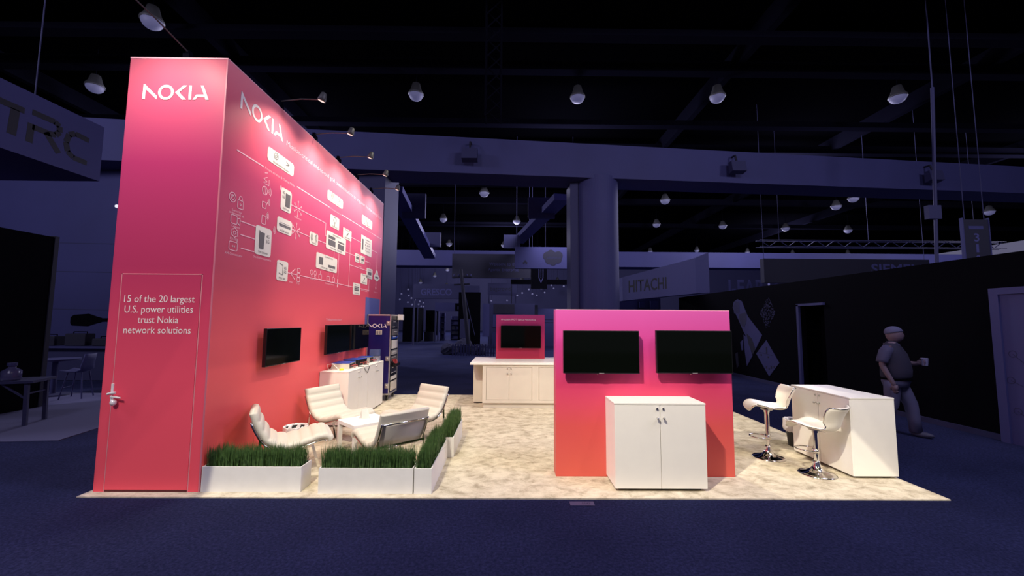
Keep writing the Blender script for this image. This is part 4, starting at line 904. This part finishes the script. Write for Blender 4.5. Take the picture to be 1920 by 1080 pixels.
for y, z, h in ((12.06, .98, .2), (12.33, .82, .05), (12.0, .78, .05), (12.1, .47, .07), (11.88, .5, .09), (11.98, .45, .05), (11.75, .52, .05)): PP(q, [(y-.03, z-h/2), (y+.03, z-h/2), (y+.03, z+h/2), (y-.03, z+h/2)], t=.012)
PP(q, [(12.5, .90), (11.8, .84), (11.8, .85), (12.5, .91)], t=.012); q.build('poster_marks', halldark, wd)
wp = thing('wall_poster', 'diamond cluster of small printed patterns on the black wall', 'poster', (7.70, 13, 1.5))
q = MB(); rr = random.Random(3)
for i in range(260):
    a, b = rr.random(), rr.random(); y = 12.32-.42*a-.32*b; z = 2.05+.62*a*.85-.50*b+.02; s_ = rr.uniform(.008, .022)
    PP(q, [(y-s_, z), (y, z-s_), (y+s_, z), (y, z+s_)], t=.006)
q.build('pattern_marks', hallgrey, wp)

# ---- things at the far left
gl = thing('wall_lamp', 'small bright lamp high on the rear wall beside the tall pink wall edge', 'lamp', (-13.64, 13.86, 5.68))
MB().ball((0, 0, 0), .06, nu=12, nv=8).build('bulb', mat('bulb_glow', (.8, .8, .8), .4, emit=(.9, .9, 1.0), estr=.8), gl, smooth=True); MB().tube([(0, .02, 0), (0, .1, .02)], .03, 8).build('socket', housing, gl)
tag(MB().prism([(-12.5, 9.95), (-7.2, 9.95), (-6.6, 6.15), (-7.36, 6.07), (-12.5, 5.6)], (0, 0, 0), (1,0,0), (0,1,0), (0,0,1), .012).build('neighbour_carpet', mat('pale_carpet', (.10, .10, .19), .95)), 'pale carpet of the neighbouring stand at the far left', 'carpet')
bp = thing('booth_partition', 'tall black partition at the left edge', 'partition', (-9.5, 8.4, .012))
MB().box(-.05, .05, -3.2, -.05, 0, 3.46).build('panel', hallblack, bp); MB().box(-.06, .07, -.05, .03, 0, 3.48).build('edge_post', halldark, bp)
def leg_table(label, loc, rz, w, d, h):
    t = thing('folding_table', label, 'table', loc, rz)
    MB().box(-w/2, w/2, -d/2, d/2, h-.04, h).build('tabletop', hallgrey, t)
    for sx in (-1, 1):
        for sy in (-1, 1): MB().bar((sx*(w/2-.08), sy*(d/2-.06), 0), (sx*(w/2-.10), sy*(d/2-.06), h-.04), .05).build('leg', hallgrey, t)
    for sx in (-1, 1): MB().bar((sx*(w/2-.10), -d/2+.06, h-.30), (sx*(w/2-.40), -d/2+.06, h-.05), .025).bar((sx*(w/2-.10), -d/2+.06, h-.22), (sx*(w/2-.10), d/2-.06, h-.22), .025).build('brace', hallgrey, t)
    return t
leg_table('grey folding table in front of the black partition at the left edge', (-8.62, 6.95, .012), math.radians(22), 1.25, .6, .74)
def bottle(label, loc, r, h):
    t = thing('bottle', label, 'bottle', loc); MB().lathe([(r*.9, 0), (r, .02), (r, h*.55), (r*.4, h*.72), (r*.35, h*.85)], (0,0,0), 18).build('body', bottle_m, t, smooth=True); MB().lathe([(r*.5, h*.84), (r*.5, h)], (0,0,0), 14).build('cap', hallwhite, t)
bottle('squat clear bottle with pale cap on the grey folding table', (-8.33, 6.93, .752), .12, .29)
t = thing('paper_cup', 'pale plastic cup at the left end of the grey folding table', 'cup', (-8.60, 6.72, .752)); MB().lathe([(.05, 0), (.06, .15), (.055, .15), (.045, .01)], (0,0,0), 18).build('cup_body', hallwhite, t)
hc = thing('high_chair', 'pale shell chair on thin legs at the far left', 'chair', (-9.72, 9.35, .012), math.radians(200))
q = MB(); nU = 7
pr = [(.22, .60), (.10, .57), (-.05, .565), (-.14, .60), (-.19, .72), (-.22, .86), (-.235, .98)]; vs = []; fs = []
for i, (x, z) in enumerate(pr):
    for j in range(7):
        s_ = -1+j/3; vs.append((x+(.05*s_*s_ if i > 3 else 0), s_*(.24 if i < 5 else .22), z+(.03*s_*s_ if i < 4 else 0)))
fs = [(i*7+j, i*7+j+1, i*7+j+8, i*7+j+7) for i in range(6) for j in range(6)]
q.add(vs, fs); o = q.build('shell', hallwhite, hc, smooth=True); o.modifiers.new('thick', 'SOLIDIFY').thickness = .02
for x, y in ((.16, .17), (.16, -.17), (-.14, .17), (-.14, -.17)): MB().tube([(x*.8, y*.8, .57), (x*1.3, y*1.25, 0)], .013, 6).build('leg', hallwhite, hc)
MB().tube([(.18, .19, .25), (.18, -.19, .25)], .01, 6).build('footrest', hallwhite, hc)
rt = thing('high_table', 'round pale high table beside the shell chair at the far left', 'table', (-10.55, 9.6, .012))
MB().lathe([(.42, .80), (.42, .84)], (0,0,0), 32).build('tabletop', hallwhite, rt); MB().lathe([(.05, .02), (.05, .80)], (0,0,0), 14).build('post', hallwhite, rt); MB().lathe([(.32, 0), (.30, .03), (.06, .05)], (0,0,0), 28).build('base', hallgrey, rt)
ct = thing('display_counter', 'long pale display counter against the rear wall at the left', 'counter', (-12.3, 12.2, .012))
MB().box(-2.6, 1.6, -.3, .4, 0, .92).build('body', hallgrey, ct); MB().box(-2.7, 1.7, -.42, .45, .92, .97).build('top', hallwhite, ct)
for x, w, h, lab in ((-13.6, .5, .28, 'dark toolbox on the pale display counter, left end'), (-12.75, .6, .36, 'tall dark instrument on the pale display counter, in the middle'), (-11.9, .7, .22, 'low dark instrument on the pale display counter, right end')):
    t = thing('display_instrument', lab, 'instrument', (x, 12.2, .982)); MB().box(-w/2, w/2, -.15, .15, 0, h).build('case', halldark, t, bevel=.02); MB().tube([(-w/3, 0, h-.01), (-w/3, 0, h+.05), (w/3, 0, h+.05), (w/3, 0, h-.01)], .015, 6).build('carry_handle', hallblack, t)
sd = thing('wall_graphic', 'black screwdriver picture on the pale rear wall at the left', 'wall graphic', (-14.0, 14, 1.75))
q = MB(); Fq = Frame((0, 0, 0), (1,0,0), (0,0,1), (0,-1,0)); q.prism([(-1.0, -.12), (-.95, -.2), (-.4, -.22), (-.1, -.12), (.05, -.08), (.05, .06), (-.1, .1), (-.4, .2), (-.9, .16), (-1.0, .08)], *Fq.args(0), .02); q.prism([(.05, -.07), (.75, -.05), (.75, .05), (.05, .05)], *Fq.args(0), .015); q.build('print', hallblack, sd)
q = MB(); [pline(q, Frame((-20, 14, 0), (1,0,0), (0,0,1), (0,-1,0)), [(-9, z), (8.3, z-.25)], .03) for z in (2.3, 4.6, 3.6)]
q.build('panel_seam', hallgrey, bpy.data.objects['wall_left'])

# ---- background booths beyond the stand
def booth(name, label, cat, loc, parts):
    t = thing(name, label, cat, loc)
    for nm, m_, bx in parts:
        if nm in ('post', 'poster', 'shelf', 'sign_square', 'text_strip', 'goods'):
            posts(t, bx, m_, nm); continue
        q = MB()
        for b_ in bx: q.box(*b_)
        q.build(nm, m_, t)
    return t
booth('curtain_booth', 'black draped booth in the distance beside the navy rack', 'booth', (-8.05, 33.2, 0), [('drape', hallblack, [(-.6, .55, 0, 2.5, .06, 2.85)]), ('base_rail', hallgrey, [(-.62, .62, -.05, 0, 0, .06)]), ('corner_post', hallgrey, [(.55, .62, 0, .07, 0, 2.9)])])
booth('curtain_booth', 'dark open booth just behind the black draped one', 'booth', (-6.75, 36, 0), [('drape', hallblack, [(-.6, .45, 0, .2, .5, 2.7)]), ('table', halldark, [(-.6, .2, -.6, 0, 0, .8)]), ('post', hallgrey, [(.45, .55, -.1, .2, 0, 2.8)])])
for i, (x, y, w, h, lab) in enumerate(((-5.95, 36.5, .45, 2.5, 'narrow pale shelf tower beside the dark open booth'), (-4.95, 37.5, .8, 2.2, 'wide pale shelf unit in the distance under the lettered fascia'), (-3.95, 37, .55, 2.4, 'pale shelf unit close to the utility pole'))):
    sh = []
    for k in range(5): sh.append((-w/2, w/2, 0, .4, .1+k*h/5, .14+k*h/5))
    booth('shelf_unit', lab, 'shelves', (x, y, 0), [('frame', hallwhite, [(-w/2, -w/2+.06, 0, .4, 0, h), (w/2-.06, w/2, 0, .4, 0, h), (-w/2, w/2, .36, .4, 0, h)]), ('shelf', hallgrey, sh), ('goods', halldark, [(-w/2+.08, w/2-.1, .05, .35, .14+h/5, .35+h/5), (-w/2+.08, 0, .05, .35, .14+2*h/5, .4+2*h/5)])])
booth('video_booth', 'pale raised booth with a dark framed screen below the pale-lettered fascia', 'booth', (-4.6, 34, 0), [('fascia', hallwhite, [(-1.6, 1.3, 0, .3, 2.6, 3.3)]), ('screen', hallblack, [(.1, .85, -.05, 0, 2.62, 3.25)]), ('screen_image', hallgrey, [(.3, .65, -.06, -.05, 2.75, 3.0)]), ('post', hallgrey, [(-1.6, -1.5, 0, .3, 0, 2.6), (1.2, 1.3, 0, .3, 0, 2.6)])])
booth('dark_backdrop', 'tall dark starry backdrop behind the utility pole', 'backdrop', (-2.25, 24.2, 0), [('panel', hallblack, [(-.75, .55, 0, .2, 0, 3.5)]), ('title_strip', hallgrey, [(-.7, .5, -.03, 0, 3.5, 3.9)]), ('info_board', hallgrey, [(-.65, -.05, -.05, 0, .75, 1.9)])])
up = thing('utility_pole', 'model utility pole with crossarms behind a picket fence', 'utility pole', (-2.35, 22, 0))
MB().tube([(.25, 0, 0), (-.28, 0, 4.6)], [.13, .09], 12).build('pole', halldark, up)
MB().bar((-.75, 0, 4.15), (.3, 0, 4.2), .09).bar((-.65, 0, 3.75), (.2, 0, 3.8), .08).build('crossarm', halldark, up)
q = MB()
for x in (-.65, -.4, .05, .25): q.lathe([(.03, 4.2), (.05, 4.26), (.03, 4.34)], (x, 0, 0), 8)
q.build('insulator', hallwhite, up); MB().tube([(-.25, 0, 4.1), (.1, .2, 2.6), (.5, .3, 1.0)], .02, 5).build('cable', hallgrey, up)
for x, y, r, lab in ((-3.15, 21.75, .40, 'dark boulder left of the utility pole foot'), (-1.55, 21.8, .36, 'dark boulder right of the utility pole foot'), (-2.5, 23.1, .50, 'largest dark boulder behind the utility pole')):
    q = MB().ball((0, 0, r*.6), r, (1.1, .9, .95), 12, 8); rr = random.Random(int(r*100)); q.v = [(a+rr.uniform(-.06, .06), b+rr.uniform(-.06, .06), max(0, c+rr.uniform(-.06, .06))) for a, b, c in q.v]
    o = q.build('boulder', mat('dark_rock', (.025, .025, .055), .9)); o.location = (x, y, 0); tag(o, lab, 'boulder')
pf = thing('picket_fence', 'low white picket fence in front of the utility pole', 'fence', (-1.85, 21, 0))
for i in range(16): MB().prism([(-1.05+i*.14, 0), (-.97+i*.14, 0), (-.97+i*.14, .55), (-1.01+i*.14, .62), (-1.05+i*.14, .55)], *FS.args(0), .03).build('picket', hallwhite, pf)
MB().box(-1.1, 1.2, 0, .03, .12, .18).box(-1.1, 1.2, 0, .03, .42, .48).build('rail', hallgrey, pf)
booth('pale_drape', 'pale hanging cloth right of the utility pole backdrop', 'drape', (-1.45, 26, 0), [('cloth', halllight, [(-.22, .22, 0, .05, .8, 2.9)]), ('pole', hallgrey, [(.22, .27, 0, .05, 0, 3.0)])])
booth('white_booth', 'pale booth wall with dark picture strip behind the small pink panel', 'booth', (.2, 28, 0), [('wall', hallgrey, [(-1.6, 1.6, 0, .3, 0, 3.0)]), ('picture_strip', halldark, [(-1.25, .2, -.03, 0, 2.3, 2.95)]), ('counter', hallwhite, [(-1.3, .3, -.8, -.3, 0, 1.05)]), ('poster', hallwhite, [(-1.3, -.2, -.04, 0, 1.35, 2.2)])])
booth('poster_booth', 'pale board with two small dark posters left of the round column', 'booth', (2.1, 29, 0), [('board', hallwhite, [(-.1, 2.1, 0, .1, 0, 2.7)]), ('poster', halldark, [(-.65, .0, -.05, 0, 2.1, 2.95), (1.5, 1.9, -.05, 0, 2.2, 2.5)]), ('poster_portrait', hallgrey, [(-.65, 0, -.05, 0, 1.1, 2.0)]), ('text_strip', hallgrey, [(.2, 1.2, -.02, 0, 1.9, 1.95), (.2, 1.4, -.02, 0, 1.7, 1.74)])])
booth('white_booth', 'pale booth with small signs beneath the white sign right of the round column', 'booth', (6.6, 20, 0), [('wall', hallwhite, [(-1.7, -.2, 0, .3, 0, 2.9)]), ('side_wall', hallgrey, [(-.2, 1.1, .4, .6, 0, 3.0)]), ('sign_square', hallwhite, [(.0, .25, .3, .4, 2.5, 2.8), (.55, .95, .3, .4, 2.45, 2.85)])])

# ---- the walking person at the right
def skin_part(name, verts, edges, radii, m, parent, sub=2):
    me = bpy.data.meshes.new(name); me.from_pydata(verts, edges, []); me.update()
    o = bpy.data.objects.new(name, me); C.objects.link(o)
    sk = o.modifiers.new('skin', 'SKIN'); sk.use_smooth_shade = True
    for i, r in enumerate(radii):
        rx, ry = r if isinstance(r, tuple) else (r, r)
        me.skin_vertices[0].data[i].radius = (rx, ry)
    me.skin_vertices[0].data[0].use_root = True
    o.modifiers.new('sub', 'SUBSURF').levels = sub; o.modifiers['sub'].render_levels = sub
    dg = bpy.context.evaluated_depsgraph_get(); m2 = bpy.data.meshes.new_from_object(o.evaluated_get(dg))
    bpy.data.objects.remove(o)
    m2.name = name; m2.materials.clear(); m2.materials.append(m)
    m2.polygons.foreach_set('use_smooth', [True]*len(m2.polygons))
    o = bpy.data.objects.new(name, m2); C.objects.link(o); o.parent = parent; return o
man = thing('person', 'person in dark polo and pale trousers walking past the black wall with raised cup', 'person', (6.34, 6.68, 0), math.radians(-56))
# x forward, y to the person's left
bv = [(0, 0, .93), (.02, 0, 1.10), (.03, 0, 1.28), (.01, 0, 1.42), (.02, 0, 1.50),           # pelvis..neck
      (0, .10, .88), (.16, .11, .50), (.20, .11, .10), (.30, .11, .04),                         # left leg, forward
      (0, -.10, .88), (-.02, -.11, .50), (-.22, -.11, .13), (-.14, -.11, .04),                  # right leg, back
      (0, .19, 1.40), (.06, .27, 1.14), (.24, .22, 1.15), (.30, .19, 1.17),                     # left arm, bent with cup
      (0, -.19, 1.40), (-.08, -.26, 1.13), (.03, -.26, .89), (.06, -.25, .81),
      (.03, 0, 1.56)]
be = [(0,1),(1,2),(2,3),(3,4),(0,5),(5,6),(6,7),(7,8),(0,9),(9,10),(10,11),(11,12),(3,13),(13,14),(14,15),(15,16),(3,17),(17,18),(18,19),(19,20),(4,21)]
br = [.13, .13, .13, .10, .055, .085, .06, .042, .035, .085, .06, .042, .035, .06, .046, .034, .03, .06, .046, .034, .03, .06]
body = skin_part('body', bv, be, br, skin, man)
# head with face, added to the same body mesh; five-fingered hands
hb = MB(); hb.ball((.045, 0, 1.62), .122, (.94, .80, 1.08), 24, 16)
nv_ = []
for x, y, z in hb.v:
    if x > .09:
        if abs(y) < .02 and 1.575 < z < 1.63: x += .028*(1-abs(y)/.02)*(1-(z-1.575)/.07)
        if .02 < abs(y) < .055 and 1.62 < z < 1.655: x -= .010
        if z < 1.555: x += .008
    nv_.append((x, y, z))
hb.v = nv_
for s in (-1, 1): hb.ball((.03, s*.086, 1.615), .03, (.6, .3, 1.1), 10, 6)
hb.tube([(.145, -.025, 1.555), (.150, 0, 1.553), (.145, .025, 1.555)], .006, 6)
tr_h = Matrix.Rotation(math.radians(32), 3, 'Z'); hb.v = [tuple(tr_h @ Vector((v[0]-.03, v[1], v[2]))+Vector((.03, 0, 0))) for v in hb.v]
def hand(mb, w, d, n, curl):
    w = Vector(w); d = Vector(d).normalized(); n = Vector(n).normalized(); s = d.cross(n)
    mb.bar(w, w+d*.085, .075, .032, n)
    for i, l in enumerate((.066, .075, .070, .055)):
        b = w+d*.08+s*(-.028+.0185*i); m_ = b+d*l*.5+n*curl*.3*l; e_ = m_+d*l*.35*(1-curl)+n*curl*l*.55
        mb.tube([b, m_, e_], [.010, .009, .007], 7)
    b = w+d*.025-s*.036; mb.tube([b, b-s*.03+d*.03+n*.01, b-s*.03+d*.055+n*.03], [.012, .011, .008], 7)
hand(hb, (.06, -.25, .82), (.05, .02, -1), (.3, .9, 0), .35)
hand(hb, (.26, .22, 1.17), (.9, -.45, .1), (-.3, -.9, 0), .8)
hm = bpy.data.meshes.new('h'); hm.from_pydata(hb.v, [], hb.f)
bmx = bmesh.new(); bmx.from_mesh(body.data); bmx.from_mesh(hm); bmesh.ops.recalc_face_normals(bmx, faces=bmx.faces); bmx.to_mesh(body.data); bmx.free()
body.data.polygons.foreach_set('use_smooth', [True]*len(body.data.polygons))
def loft(mb, rings, n=24):
    vs = []; k = len(rings)
    for z, cx, rx, ry in rings:
        for i in range(n): vs.append((cx+rx*math.cos(2*PI*i/n), ry*math.sin(2*PI*i/n), z))
    fs = [(j*n+i, j*n+(i+1) % n, (j+1)*n+(i+1) % n, (j+1)*n+i) for j in range(k-1) for i in range(n)] + [tuple(reversed(range(n))), tuple((k-1)*n+i for i in range(n))]
    return mb.add(vs, fs)
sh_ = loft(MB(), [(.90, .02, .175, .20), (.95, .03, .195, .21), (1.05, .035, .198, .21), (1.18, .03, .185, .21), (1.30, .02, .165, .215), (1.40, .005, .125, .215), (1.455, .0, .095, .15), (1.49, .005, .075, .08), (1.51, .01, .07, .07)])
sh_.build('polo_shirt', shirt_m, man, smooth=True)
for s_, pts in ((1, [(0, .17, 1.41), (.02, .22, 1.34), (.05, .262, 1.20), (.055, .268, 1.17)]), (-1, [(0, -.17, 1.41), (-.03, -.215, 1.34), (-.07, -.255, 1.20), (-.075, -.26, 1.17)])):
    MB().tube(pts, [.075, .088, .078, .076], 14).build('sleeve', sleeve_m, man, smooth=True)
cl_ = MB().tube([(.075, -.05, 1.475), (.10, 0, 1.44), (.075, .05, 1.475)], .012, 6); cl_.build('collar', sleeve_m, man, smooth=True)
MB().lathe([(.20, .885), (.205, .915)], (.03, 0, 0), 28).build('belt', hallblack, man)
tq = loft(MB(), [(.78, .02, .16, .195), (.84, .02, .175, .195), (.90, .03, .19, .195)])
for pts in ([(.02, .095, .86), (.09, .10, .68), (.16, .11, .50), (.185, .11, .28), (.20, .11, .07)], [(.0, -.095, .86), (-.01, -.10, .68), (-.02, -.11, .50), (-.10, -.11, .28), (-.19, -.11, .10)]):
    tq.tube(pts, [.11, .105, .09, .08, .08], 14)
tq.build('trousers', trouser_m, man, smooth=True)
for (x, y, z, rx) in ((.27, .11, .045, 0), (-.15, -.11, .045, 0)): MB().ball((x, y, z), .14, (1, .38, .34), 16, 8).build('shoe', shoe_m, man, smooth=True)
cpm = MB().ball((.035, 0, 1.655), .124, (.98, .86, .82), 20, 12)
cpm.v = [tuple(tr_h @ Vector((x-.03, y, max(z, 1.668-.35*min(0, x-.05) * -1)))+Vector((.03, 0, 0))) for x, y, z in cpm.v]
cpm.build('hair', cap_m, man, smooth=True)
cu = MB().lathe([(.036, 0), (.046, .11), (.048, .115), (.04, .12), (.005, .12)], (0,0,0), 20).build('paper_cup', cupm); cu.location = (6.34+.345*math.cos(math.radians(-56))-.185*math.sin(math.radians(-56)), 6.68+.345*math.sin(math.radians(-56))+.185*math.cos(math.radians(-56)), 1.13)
tag(cu, 'white paper cup held up by the walking person', 'cup')
